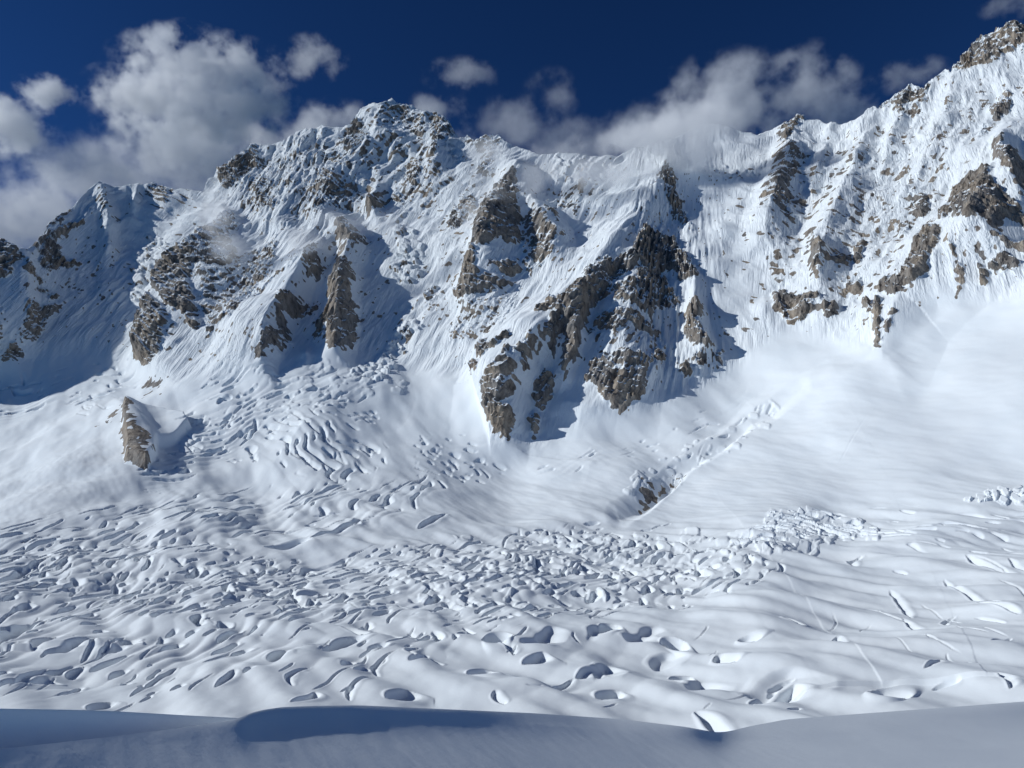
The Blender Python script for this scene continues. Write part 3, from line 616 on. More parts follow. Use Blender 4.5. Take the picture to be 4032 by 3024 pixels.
PITS = [  # the scoops one can tell apart
 (2652,2531,48,20,10),(2845,2595,40,18,-20),(2680,2641,45,14,12),(2395,2733,48,22,20),(2211,2687,45,14,35),(2312,2650,50,13,15),
 (3056,2714,90,30,25),(3497,2765,85,32,-10),(2800,2835,80,26,-35),(3300,2549,30,15,-60),(3598,2475,60,9,-35),(3543,2384,75,12,-50),
 (3681,2659,40,12,40),(3120,2443,40,14,-30),(3965,2723,40,14,-35),(2395,2485,40,11,5),(2110,2590,45,17,15),(3727,2448,28,13,60),(2946,2503,38,14,-10),
 (1209,2762,48,18,30),(1572,2747,45,24,30),(1492,2623,55,11,48),(1617,2578,26,14,70),(1393,2722,60,11,45),(1154,2677,48,11,42),(1960,2498,62,20,0),
 (1995,2540,50,12,-40),(1890,2643,50,20,15),(1418,2648,24,13,30),(1671,2508,28,12,30),(1438,2469,26,10,45),(1716,2608,26,8,-20),(1960,2767,30,14,-40),
 (50,2495,75,26,35),(164,2533,46,18,25),(293,2618,30,15,30),(632,2518,24,15,70),(607,2667,105,10,34),(890,2682,48,13,38),(388,2752,48,13,20),(114,2652,80,10,30),
 (298,2692,40,9,35),(408,2563,26,12,40),(348,2563,36,12,50),(627,2434,42,12,28),(766,2329,45,9,28),(522,2329,60,8,20),(497,2538,18,13,20),
 (60,2290,70,14,30),(250,2240,26,13,40),(150,2245,30,14,50),(3880,2230,110,9,-18),(3800,2340,140,9,-22),(3930,2400,90,9,-14),(3360,2221,26,14,60),
 (1700,2050,60,10,24),(1330,2090,110,9,25),(1130,2150,90,12,12),
]
for px, py, l, w, a in PITS:
    crevasse(px, py, l, w * .9, a, depth=None, bend=random.uniform(-.3, .5) * min(1, 40 / l), asym=random.uniform(2.0, 3.2), lip=.2)
for px, py, l, w, a, d in [(3360,1740,150,5,62,.6)]:
    crevasse(px, py, l, w, a, depth=d, bend=.05, asym=1.2, lip=.5)
# broken ice: blocks with flat tops
HB = np.zeros_like(X)
def block(px, py, wpx, lpx, h, ang):
    m = 1.6 * max(wpx, lpx) + 4
    c0, c1 = np.searchsorted(cols, [px - m, px + m])
    if c1 - c0 < 2: return
    r1 = int(min(NR - 1, row_of(py - m, px) + 2)); r0 = int(max(0, row_of(py + m, px) - 1))
    if r1 - r0 < 2: return
    s = (slice(r0, r1), slice(c0, c1))
    ca, sa = math.cos(R(ang)), math.sin(R(ang))
    dx, dy = PX[s] - px, PY[s] - py
    a = np.abs(dx * ca - dy * sa) / lpx; b = np.abs(dx * sa + dy * ca) / wpx
    q = (a ** 4 + b ** 4) ** .25 + .12 * perlin2(dx / 6, dy / 6, 3)
    HB[s] = np.maximum(HB[s], h * sstep(1.12, .82, q) * (1 + .2 * dx / lpx))
ICE = [  # outline, how many, size px, height m
 ([(2890,2170),(2950,2090),(3050,2045),(3180,2022),(3300,2030),(3420,2070),(3460,2110),(3380,2125),(3200,2110),(3120,2160),(3000,2190)], 90, (9,40), (1,4.5)),
 ([(3800,1975),(3960,1920),(4160,1920),(4160,1975),(3950,1990)], 50, (6,22), (1.5,5.5)),
 ([(2460,1950),(2560,1840),(2750,1740),(2960,1630),(3060,1600),(3020,1690),(2820,1850),(2600,1980)], 60, (5,26), (1,4)),
 ([(980,1520),(1300,1440),(1560,1450),(1620,1560),(1300,1650),(1050,1640)], 70, (8,28), (1.2,5)),
 ([(2300,2120),(2900,2100),(3450,2070),(3500,2120),(2950,2230),(2400,2210)], 90, (8,32), (1,3.6)),
 ([(1480,1420),(1560,1330),(1640,1270),(1670,1300),(1600,1380),(1540,1440)], 40, (7,20), (4,14)),
 ([(1380,1480),(1500,1400),(1560,1440),(1500,1530),(1400,1540)], 40, (8,22), (4,14)),
 ([(1560,900),(1640,920),(1680,1060),(1600,1120),(1540,1100),(1560,1000)], 46, (8,24), (5,18)),
 ([(540,950),(620,920),(720,1010),(740,1100),(640,1150),(530,1190),(520,1060)], 110, (7,24), (5,18)),
 ([(2100,740),(2200,640),(2400,660),(2380,720),(2250,760),(2150,790)], 40, (8,22), (4,12)),
 ([(2720,700),(2830,640),(2950,660),(3030,640),(3020,680),(2900,720),(2780,720)], 40, (6,14), (3,9)),
 ([(1700,2120),(2300,2090),(2850,2230),(2500,2350),(1800,2400),(1300,2330)], 60, (8,26), (1,3)),
]
ICEPART = {0: ("icefall", "jumble of white ice blocks on the right of the glacier"), 1: ("icefall", "small patch of broken ice blocks at the right edge of the picture"),
 5: ("hanging_glacier", "blue white ice cliff low on the slope"), 7: ("hanging_glacier", "stepped hanging ice in the gully"), 8: ("hanging_glacier", "broken hanging glacier in the bowl"),
 9: ("hanging_glacier", "ice bulges under the snow saddle"), 10: ("ice_cliff", "ice cliff under the snowy crest")}
for iz, (poly, n, sz, hr) in enumerate(ICE):
    p = np.array(poly); k = 0
    if iz in ICEPART:
        s = win(p[:, 0].min() - 20, p[:, 0].max() + 20, p[:, 1].min() - 20, p[:, 1].max() + 20)
        sd = poly_sd(PX[s], PY[s], poly) + 5 + .5 * edge[s]
        RID[s] = np.where((sd > 0) & (RID[s] < 0), 1000 + iz, RID[s])
    while k < n:
        x = random.uniform(p[:, 0].min(), p[:, 0].max()); y = random.uniform(p[:, 1].min(), p[:, 1].max())
        if not in_poly(x, y, poly): continue
        k += 1
        w_ = random.uniform(*sz)
        block(x, y, w_ * random.uniform(.25, .6), w_, random.uniform(*hr), random.gauss(0, 25))

H += HB
# ------------------------------------------------------------------ displaced land
H = H.astype(np.float32)
hz = GL * 0.7                                           # glacier relief grows upwards, wall relief outwards
vx, vy, vz = NX * (1 - hz), NY * (1 - hz), NZ * (1 - hz) + hz
vl = np.sqrt(vx * vx + vy * vy + vz * vz)
X2, Y2, Z2 = X + vx / vl * H, Y + vy / vl * H, Z + vz / vl * H
N2X, N2Y, N2Z = normals(X2, Y2, Z2)

# bare rock: steep places keep no snow
rn = np.zeros_like(X)
m = ROCKF > .02
bedc = Z[m] * .9 + X[m] * .42
rn[m] = .55 * perlin3(U[m] / 17, V[m] / 17, Z[m] / 80, 5) + .42 * perlin3(U[m] / 9, V[m] / 9, Z[m] / 20, 6) + .5 * perlin3(U[m] / 42, V[m] / 42, bedc / 12, 7)
low = np.zeros_like(X); low[m] = perlin3(U[m] / 60, V[m] / 60, bedc / 40, 9)
steep = 1 - N2Z
base_steep = 1 - NZ
bias = np.interp(ROCKF, [0, .15, .3, .5, .7, .9, 1], [-.95, -.66, -.42, -.22, -.05, .13, .26]).astype(np.float32)
solid = sstep(.25, .6, ROCKF)
rockv = bias - .07 * solid + (.85 + .38 * (1 - solid)) * rn + .45 * low * solid + (.55 + 1.15 * solid) * (steep - base_steep)
ROCKM = np.where(m, np.clip(.5 + rockv * 2.6, 0, 1), 0).astype(np.float32)

# back side of the ridges
NB = 12
bx, by, bz = [], [], []
ex, ey, ez = X2[-1], Y2[-1], Z2[-1]
hx, hy = ex / np.hypot(ex, ey), ey / np.hypot(ex, ey)
for i in range(1, NB + 1):
    t = 40 * i ** 1.5
    bx.append(ex + hx * t); by.append(ey + hy * t); bz.append(ez - t * .8 + 6 * perlin2(ex / 60, ey / 60 + i, 3))
X3 = np.concatenate([X2, np.array(bx)], 0); Y3 = np.concatenate([Y2, np.array(by)], 0); Z3 = np.concatenate([Z2, np.array(bz)], 0)
ROCK3 = np.concatenate([ROCKM, np.repeat(ROCKM[-1:], NB, 0)], 0)
RID3 = np.concatenate([RID, np.full((NB, NCOL), -1, np.int16)], 0)
PX3 = np.concatenate([PX, np.repeat(PX[-1:], NB, 0)], 0); PY3 = np.concatenate([PY, np.repeat(PY[-1:], NB, 0)], 0)
NR3 = X3.shape[0]

# ------------------------------------------------------------------ materials
def nodes(name):
    m = bpy.data.materials.new(name)
    m.use_nodes = True
    nt = m.node_tree
    return m, nt.nodes, nt.links, nt.nodes["Principled BSDF"]

def terrain_material(name):
    m, n, l, b = nodes(name)
    geo = n.new("ShaderNodeNewGeometry")
    at = n.new("ShaderNodeAttribute"); at.attribute_name = "rock"
    n1 = n.new("ShaderNodeTexNoise"); n1.inputs["Scale"].default_value = .11; n1.inputs["Detail"].default_value = 5
    l.new(geo.outputs["Position"], n1.inputs["Vector"])
    add = n.new("ShaderNodeMath"); add.operation = 'MULTIPLY_ADD'; add.inputs[1].default_value = .9; add.inputs[2].default_value = -.45
    l.new(n1.outputs["Fac"], add.inputs[0])
    s = n.new("ShaderNodeMath"); s.operation = 'ADD'
    l.new(at.outputs["Fac"], s.inputs[0]); l.new(add.outputs[0], s.inputs[1])
    mr = n.new("ShaderNodeMapRange"); mr.inputs[1].default_value = .42; mr.inputs[2].default_value = .58
    l.new(s.outputs[0], mr.inputs[0])
    # rock colour: brown and grey beds, streaked downwards
    mp = n.new("ShaderNodeMapping"); mp.inputs["Scale"].default_value = (.05, .05, .022)
    l.new(geo.outputs["Position"], mp.inputs[0])
    n2 = n.new("ShaderNodeTexNoise"); n2.inputs["Scale"].default_value = 1.0; n2.inputs["Detail"].default_value = 7; n2.inputs["Roughness"].default_value = .65
    l.new(mp.outputs[0], n2.inputs["Vector"])
    cr = n.new("ShaderNodeValToRGB")
    e = cr.color_ramp.elements
    e[0].position = .30; e[0].color = (.06, .055, .055, 1)
    e[1].position = .72; e[1].color = (.44, .385, .32, 1)
    k = e.new(.46); k.color = (.25, .222, .195, 1)
    k = e.new(.57); k.color = (.34, .315, .285, 1)
    l.new(n2.outputs["Fac"], cr.inputs[0])
    n6 = n.new("ShaderNodeTexNoise"); n6.inputs["Scale"].default_value = .009; n6.inputs["Detail"].default_value = 3
    l.new(geo.outputs["Position"], n6.inputs["Vector"])
    hue = n.new("ShaderNodeValToRGB")
    hue.color_ramp.elements[0].position = .38; hue.color_ramp.elements[0].color = (.74, .76, .80, 1)
    hue.color_ramp.elements[1].position = .62; hue.color_ramp.elements[1].color = (1.06, .98, .88, 1)
    l.new(n6.outputs["Fac"], hue.inputs[0])
    rockc = n.new("ShaderNodeMix"); rockc.data_type = 'RGBA'; rockc.blend_type = 'MULTIPLY'; rockc.inputs["Factor"].default_value = 1
    l.new(cr.outputs[0], rockc.inputs["A"]); l.new(hue.outputs[0], rockc.inputs["B"])
    # snow
    n3 = n.new("ShaderNodeTexNoise"); n3.inputs["Scale"].default_value = .01; n3.inputs["Detail"].default_value = 3
    l.new(geo.outputs["Position"], n3.inputs["Vector"])
    sc = n.new("ShaderNodeValToRGB")
    sc.color_ramp.elements[0].position = .3; sc.color_ramp.elements[0].color = (.84, .89, .92, 1)
    sc.color_ramp.elements[1].position = .7; sc.color_ramp.elements[1].color = (.89, .93, .95, 1)
    l.new(n3.outputs["Fac"], sc.inputs[0])
    mx = n.new("ShaderNodeMix"); mx.data_type = 'RGBA'
    l.new(mr.outputs[0], mx.inputs["Factor"]); l.new(sc.outputs[0], mx.inputs["A"]); l.new(rockc.outputs["Result"], mx.inputs["B"])
    l.new(mx.outputs["Result"], b.inputs["Base Color"])
    b.inputs["Roughness"].default_value = .75
    b.inputs["Specular IOR Level"].default_value = .2
    n4 = n.new("ShaderNodeTexNoise"); n4.inputs["Scale"].default_value = .13; n4.inputs["Detail"].default_value = 6
    l.new(geo.outputs["Position"], n4.inputs["Vector"])
    bs = n.new("ShaderNodeMath"); bs.operation = 'MULTIPLY_ADD'; bs.inputs[1].default_value = 7.0; bs.inputs[2].default_value = .4
    l.new(mr.outputs[0], bs.inputs[0])
    bp = n.new("ShaderNodeBump"); bp.inputs["Strength"].default_value = .6
    l.new(bs.outputs[0], bp.inputs["Distance"]); l.new(n4.outputs["Fac"], bp.inputs["Height"])
    sh = n.new("ShaderNodeSeparateXYZ"); l.new(geo.outputs["Position"], sh.inputs[0])
    def ma(op, a, b_=None, c=None):
        x = n.new("ShaderNodeMath"); x.operation = op
        for i, v in enumerate((a, b_, c)):
            if v is None: continue
            if isinstance(v, (int, float)): x.inputs[i].default_value = v
            else: l.new(v, x.inputs[i])
        return x.outputs[0]
    cb = n.new("ShaderNodeCombineXYZ")
    l.new(ma('MULTIPLY_ADD', sh.outputs[2], -.32, sh.outputs[0]), cb.inputs[0])
    l.new(ma('MULTIPLY_ADD', sh.outputs[2], -.75, sh.outputs[1]), cb.inputs[1])
    l.new(ma('MULTIPLY', sh.outputs[2], .10), cb.inputs[2])
    n7 = n.new("ShaderNodeTexNoise"); n7.inputs["Scale"].default_value = .06; n7.inputs["Detail"].default_value = 4; n7.inputs["Roughness"].default_value = .6
    l.new(cb.outputs[0], n7.inputs["Vector"])
    rid = ma('ABSOLUTE', ma('SUBTRACT', n7.outputs["Fac"], .5), None)
    sn = n.new("ShaderNodeSeparateXYZ"); l.new(geo.outputs["True Normal"], sn.inputs[0])
    st = n.new("ShaderNodeMapRange"); st.inputs[1].default_value = .88; st.inputs[2].default_value = .62; st.inputs[3].default_value = 0; st.inputs[4].default_value = 19
    l.new(sn.outputs[2], st.inputs[0])
    at2 = n.new("ShaderNodeAttribute"); at2.attribute_name = "runnel"
    dist = ma('MULTIPLY', st.outputs[0], at2.outputs["Fac"])
    bp3 = n.new("ShaderNodeBump"); bp3.invert = True; bp3.inputs["Strength"].default_value = .8
    l.new(dist, bp3.inputs["Distance"]); l.new(rid, bp3.inputs["Height"]); l.new(bp.outputs[0], bp3.inputs["Normal"])
    l.new(bp3.outputs[0], b.inputs["Normal"])
    return m
M_LAND = terrain_material("snow_and_rock")

def snow_material(name, scale):
    m, n, l, b = nodes(name)
    geo = n.new("ShaderNodeNewGeometry")
    b.inputs["Base Color"].default_value = (.86, .91, .94, 1)
    b.inputs["Roughness"].default_value = .65
    b.inputs["Specular IOR Level"].default_value = .25
    mp = n.new("ShaderNodeMapping"); mp.inputs["Scale"].default_value = (scale, scale * 2.5, scale)
    mp.inputs["Rotation"].default_value = (0, 0, .35)
    l.new(geo.outputs["Position"], mp.inputs[0])
    n4 = n.new("ShaderNodeTexNoise"); n4.inputs["Scale"].default_value = 1; n4.inputs["Detail"].default_value = 8; n4.inputs["Roughness"].default_value = .6
    l.new(mp.outputs[0], n4.inputs["Vector"])
    n5 = n.new("ShaderNodeTexNoise"); n5.inputs["Scale"].default_value = 30; n5.inputs["Detail"].default_value = 4
    l.new(geo.outputs["Position"], n5.inputs["Vector"])
    bp2 = n.new("ShaderNodeBump"); bp2.inputs["Strength"].default_value = .15; bp2.inputs["Distance"].default_value = .006
    l.new(n5.outputs["Fac"], bp2.inputs["Height"])
    bp = n.new("ShaderNodeBump"); bp.inputs["Strength"].default_value = .3; bp.inputs["Distance"].default_value = .03
    l.new(bp2.outputs[0], bp.inputs["Normal"])
    l.new(n4.outputs["Fac"], bp.inputs["Height"]); l.new(bp.outputs[0], b.inputs["Normal"])
    return m
M_NEAR = snow_material("drifted_snow", 1.3)

# ------------------------------------------------------------------ cut the land into its pieces
rows, colsI = np.meshgrid(np.arange(NR3 - 1), np.arange(NCOL - 1), indexing='ij')
v00 = (rows * NCOL + colsI).ravel()
quads = np.stack([v00, v00 + 1, v00 + NCOL + 1, v00 + NCOL], 1).astype(np.int32)
fpx = PX3[:-1, :-1].ravel(); fpy = PY3[:-1, :-1].ravel()
frid = RID3[:-1, :-1].ravel()
frock = ROCK3[:-1, :-1].ravel()
ffoot = np.interp(fpx, cols, foot[0])
fback = (rows >= NR - 1).ravel()
L1 = np.interp(fpy, [740, 900, 1200, 1480], [800, 760, 620, 560])
L2 = np.interp(fpy, [560, 700, 900, 1200, 1480], [1860, 1840, 1720, 1600, 1560])
L3 = np.interp(fpy, [540, 800, 1000, 1300, 1500], [3000, 2990, 2960, 2960, 2980])
mount = np.where(fpx < L1, 0, np.where(fpx < L2, 1, np.where(fpx < L3, 2, 3)))
fsl = sdS[:, :][np.minimum(rows, NR - 1), colsI].ravel()
region = np.where((fpy < ffoot) | fback, mount, 4)      # 4 glacier
region = np.where((region == 4) & (fsl > 0), 5, region) # 5 snow slope
verts = np.stack([X3.ravel(), Y3.ravel(), Z3.ravel()], 1).astype(np.float32)
rockflat = ROCK3.ravel()
RUN = (WALL * np.clip(FL / .55, .25, 1.2) * (1 - smooth)).astype(np.float32)
runflat = np.concatenate([RUN, np.repeat(RUN[-1:], NB, 0)], 0).ravel()

def build(name, fsel, parent=None, smooth=True):
    q = quads[fsel]
    if len(q) == 0: return None
    used = np.zeros(len(verts), bool); used[q.ravel()] = True
    idx = np.cumsum(used) - 1
    vv = verts[used]; qq = idx[q].astype(np.int32)
    me = bpy.data.meshes.new(name)
    me.vertices.add(len(vv)); me.vertices.foreach_set("co", vv.ravel())
    me.loops.add(qq.size); me.loops.foreach_set("vertex_index", qq.ravel())
    me.polygons.add(len(qq)); me.polygons.foreach_set("loop_start", np.arange(0, qq.size, 4, dtype=np.int32))
    me.polygons.foreach_set("use_smooth", np.full(len(qq), smooth))
    a = me.attributes.new("rock", 'FLOAT', 'POINT'); a.data.foreach_set("value", rockflat[used])
    a = me.attributes.new("runnel", 'FLOAT', 'POINT'); a.data.foreach_set("value", runflat[used])
    me.update(calc_edges=True)
    me.materials.append(M_LAND)
    o = bpy.data.objects.new(name, me)
    COL.objects.link(o)
    if parent: o.parent = parent
    return o

MOUNT = [
 ("mountain", "snowy mountain with a shadowed bowl under its flat crest at the far left"),
 ("mountain", "highest fluted white peak left of centre with rock ribs and trailing mist"),
 ("mountain", "snow saddle mountain in the middle with large dark rock buttresses below"),
 ("mountain", "steep sunlit mountain wall on the right rising to a jagged rocky summit"),
]
ROCKLAB = {'m': "brown rock knob standing out of the snow on the left of the glacier", 'ah': "dark overhanging rock wall at the top of the central buttress",
 'an': "grey rock buttress reaching lowest towards the glacier", 'al': "pale grey slabs at the foot of the central buttress", 'aa': "tall brown cliff under the snow saddle",
 'av': "square tan cliff on the right wall", 'ax': "leaning tan rock spur below the square cliff", 'p': "brown rock face just under the highest peak",
 'v': "brown rock tower with snow ledges left of centre", 'h': "grey brown cliff on the left spur", 'ag': "brown rock pinnacle in the mist above the central buttress",
 'am': "dark vertical rock rib beside the central buttress", 'at': "layered brown rock of the right summit", 'u': "round brown rock head under the mist", 'az': "dark rock foot above the avalanche cone"}
parents = []
for i, (nm, lab) in enumerate(MOUNT):
    sel = (region == i) & (frid < 0)
    o = build(nm, sel)
    o["kind"] = "thing"; o["label"] = lab; o["category"] = "mountain"; o["group"] = "mountains round the glacier"
    parents.append(o)
gl = build("glacier", (region == 4) & ((frid < 0)))
gl["kind"] = "structure"; gl["label"] = "wide crevassed glacier covered in snow between the foreground and the walls"
sl = build("snow_slope", (region == 5) & (frid < 0)); sl["kind"] = "structure"; sl["label"] = "smooth sunlit snow slope at the foot of the right wall"
PARTNAME = {'m': 'rock_outcrop', 'ah': 'rock_cliff', 'an': 'rock_buttress', 'al': 'rock_slab', 'aa': 'rock_cliff', 'av': 'rock_cliff', 'ax': 'rock_spur', 'p': 'rock_face', 'v': 'rock_tower', 'h': 'rock_cliff',
 'ag': 'rock_pinnacle', 'am': 'rock_rib', 'at': 'rock_summit', 'u': 'rock_head', 'az': 'rock_foot', 'ap': 'rock_ridge', 'as': 'rock_ridge', 'b': 'rock_ridge', 'n': 'rock_ridge', 'r': 'rock_summit', 's': 'rock_face', 'e': 'rock_ridge', 'y': 'rock_ridge'}
seen_lab = set()
OUTLAB = {'bd': "pale rock step under the broken ice edge beside the smooth slope", 'l': "small dark outcrop in the snow under the left spur"}
for k, (nm, poly, dens) in enumerate(ROCKS):
    fs = frid == k
    if fs.sum() < 4: continue
    reg = np.bincount(region[fs]).argmax()
    first = nm not in seen_lab
    seen_lab.add(nm)
    if reg >= 4:
        if first:
            host = o = build("rock_outcrop", fs, None, False)
            o["category"] = "rock outcrop"
            o["label"] = ROCKLAB.get(nm) or OUTLAB.get(nm) or "rock outcrop in the snow at the foot of the walls"
        else:
            build("rock_arm", fs, host, False)
    else:
        o = build(PARTNAME.get(nm, "rock_buttress"), fs, parents[reg], False)
        if nm in ROCKLAB and first: o["label"] = ROCKLAB[nm]
for k, (nm, lab) in ICEPART.items():
    fs = frid == 1000 + k
    if fs.sum() < 4: continue
    reg = np.bincount(region[fs]).argmax()
    if reg >= 4:
        o = build("icefall", fs, None, False); o["category"] = "icefall"; o["label"] = lab
    else:
        o = build(nm, fs, parents[reg], True); o["label"] = lab

# ------------------------------------------------------------------ foreground drifts
def smooth_interp(c, pts, sig):
    v = interp(c, pts)
    k = np.arange(-40, 41) * (c[1] - c[0]); g = np.exp(-.5 * (k / sig) ** 2); g /= g.sum()
    return np.convolve(np.pad(v, 40, mode='edge'), g, 'valid')

def drift(name, label, xr, crestpts, csig, eye, tilt, fall, lip, lipw, n=700, nr=170):
    """bank of snow: tilt = how steeply it falls to the right (degrees) along the photo columns,
    fall = how it falls away from the camera, lip = raised crest in m"""
    c = np.linspace(xr[0], xr[1], n)
    yc = smooth_interp(c, crestpts, csig)
    a = (c - W0 / 2) / F
    T = np.concatenate([[0], np.cumsum(np.tan(np.radians(.5 * (smooth_interp(c, tilt, 120)[1:] + smooth_interp(c, tilt, 120)[:-1]))) * np.diff(a))])
    T = T - np.interp(0, a, T)
    t = np.linspace(0, 1, nr) ** 1.9
    PYn = yc[None, :] + (4100 - yc)[None, :] * t[:, None]
    e = PYn - yc[None, :]
    b = (H0 / 2 - PYn) / F
    B = smooth_interp(c, lip, 60)[None, :] * np.exp(-(e / smooth_interp(c, lipw, 60)[None, :]) ** 1.45)
    den = -(SP + b * CP) - T[None, :] - fall * (CP - b * SP)
    Dn = (eye - B) / np.maximum(den, .03)
    x, y, z = unproject(np.repeat(c[None, :], nr, 0), PYn, Dn)
    fade = np.clip(e / 50, 0, 1)
    z = z + (.012 * perlin2(x * .5 + y * .2, y * .5, 3) + .004 * perlin2(x * .8 + y * .5, y * 2.1 - x * .9, 5) + .0012 * perlin2(x * 9 + y * 6, y * 4 - x * 2, 6)) * fade
    cc = c[None, :]
    band = np.exp(-((e - 95 + 18 * np.sin(cc / 170)) / 26) ** 2) * sstep(2880, 3050, cc) * sstep(4000, 3700, cc)
    lump = np.maximum(0, perlin2(x * 3.2, y * 2.2, 8)) + .6 * np.maximum(0, perlin2(x * 7, y * 5, 9))
    return finish_drift(name, label, x, y, z)

def finish_drift(name, label, x, y, z):
    bx, by, bz = [], [], []
    hx, hy = x[0] / np.hypot(x[0], y[0]), y[0] / np.hypot(x[0], y[0])
    sl0 = 0.30
    for i in range(1, 30):
        s_ = .04 * i ** 1.8
        bx.append(x[0] + hx * s_); by.append(y[0] + hy * s_); bz.append(z[0] - s_ * (sl0 + .5 * (1 - math.exp(-s_ / .8))))
    zl = bz[-1]
    for d_ in (24, 34, 50, 75, 110, 160, 230, 320, 420, 520):      # the slope below the crest, down to the glacier
        bx.append(x[0] + hx * d_); by.append(y[0] + hy * d_); bz.append(zl + (-205 - zl) * ((d_ - s_) / (520 - s_)))
    nx_ = [x[-1] * (1 + .5 * k_) for k_ in (.4, 1.2, 3, 6)]; ny_ = [y[-1] - k_ for k_ in (.4, 1.2, 3, 6)]; nz_ = [z[-1] - .02 * k_ for k_ in (.4, 1.2, 3, 6)]
    x = np.concatenate([np.array(bx)[::-1], x, np.array(nx_)]); y = np.concatenate([np.array(by)[::-1], y, np.array(ny_)]); z = np.concatenate([np.array(bz)[::-1], z, np.array(nz_)])
    R_, C_ = x.shape
    r, cc = np.meshgrid(np.arange(R_ - 1), np.arange(C_ - 1), indexing='ij')
    v = (r * C_ + cc).ravel()
    q = np.stack([v, v + C_, v + C_ + 1, v + 1], 1).astype(np.int32)
    me = bpy.data.meshes.new(name)
    co = np.stack([x.ravel(), y.ravel(), z.ravel()], 1).astype(np.float32)
    me.vertices.add(len(co)); me.vertices.foreach_set("co", co.ravel())
    me.loops.add(q.size); me.loops.foreach_set("vertex_index", q.ravel())
    me.polygons.add(len(q)); me.polygons.foreach_set("loop_start", np.arange(0, q.size, 4, dtype=np.int32))
    me.polygons.foreach_set("use_smooth", np.ones(len(q), bool))
    me.update(calc_edges=True)
    me.materials.append(M_NEAR)
    o = bpy.data.objects.new(name, me); COL.objects.link(o)
    o["kind"] = "structure"; o["label"] = label
    return o

def hillside():
    '''the slope the drifts lie on, from behind the camera down to the glacier'''
    yy = np.concatenate([np.linspace(-60, 20, 60), np.geomspace(21, 540, 90)])
    xx = np.linspace(-1, 1, 160)
    Yg = np.repeat(yy[:, None], 160, 1); Xg = xx[None, :] * (60 + np.maximum(yy, 0)[:, None] * 1.05)
    Zg = -2.7 - .08 * Xg - np.where(Yg > 0, .36 * Yg, -.06 * Yg) + .25 * perlin2(Xg / 9, Yg / 9, 4) * np.clip((np.hypot(Xg, Yg) - 4) / 10, 0, 1)
    me = bpy.data.meshes.new("snow_hillside")
    v = (np.arange(len(yy) - 1)[:, None] * 160 + np.arange(159)[None, :]).ravel()
    q = np.stack([v, v + 1, v + 161, v + 160], 1).astype(np.int32)
    co = np.stack([Xg.ravel(), Yg.ravel(), Zg.ravel()], 1).astype(np.float32)
    me.vertices.add(len(co)); me.vertices.foreach_set("co", co.ravel())
    me.loops.add(q.size); me.loops.foreach_set("vertex_index", q.ravel())
    me.polygons.add(len(q)); me.polygons.foreach_set("loop_start", np.arange(0, q.size, 4, dtype=np.int32))
    me.polygons.foreach_set("use_smooth", np.ones(len(q), bool))
    me.update(calc_edges=True); me.materials.append(M_NEAR)
    o = bpy.data.objects.new("snow_hillside", me); COL.objects.link(o)
    o["kind"] = "structure"; o["label"] = "snow hillside falling away under the near drifts"
hillside()
drift("snow_drift", "shaded snow drift behind the near crest at the bottom left", (-2400, 1500),
      [(-2400,2740),(-700,2775),(0,2790),(400,2797),(700,2815),(958,2828),(1200,2845),(1500,2880)], 60, 3.2,
      [(-700,40),(1500,38)], -.2, [(-700,.1),(1500,.1)], [(-700,60),(1500,60)], n=420)
drift("snow_bank", "wind shaped snow bank across the bottom of the view", (-1900, 5200),
      [(-1900,3150),(-700,3030),(0,2950),(400,2905),(700,2868),(930,2832),(990,2806),(1040,2794),(1110,2784),(1250,2779),(1420,2777),(1700,2790),(2100,2808),(2450,2832),(2700,2862),(2820,2884),(2870,2880),(2950,2860),(3100,2832),(3500,2802),(3800,2780),(4032,2762),(4732,2720)], 16, 1.7,
      [(-700,29),(0,26.5),(600,22),(1100,19),(1500,18),(2200,18),(2600,15),(3000,9),(4032,7.5),(4732,7)], .03,
      [(-700,0),(600,.0),(850,.02),(1000,.055),(1300,.065),(1800,.068),(2350,.02),(2500,.06),(2750,.11),(2850,.0),(3300,.02),(3700,.08),(4032,.13),(4732,.16)],
      [(-700,72),(2300,72),(2600,66),(4732,80)])

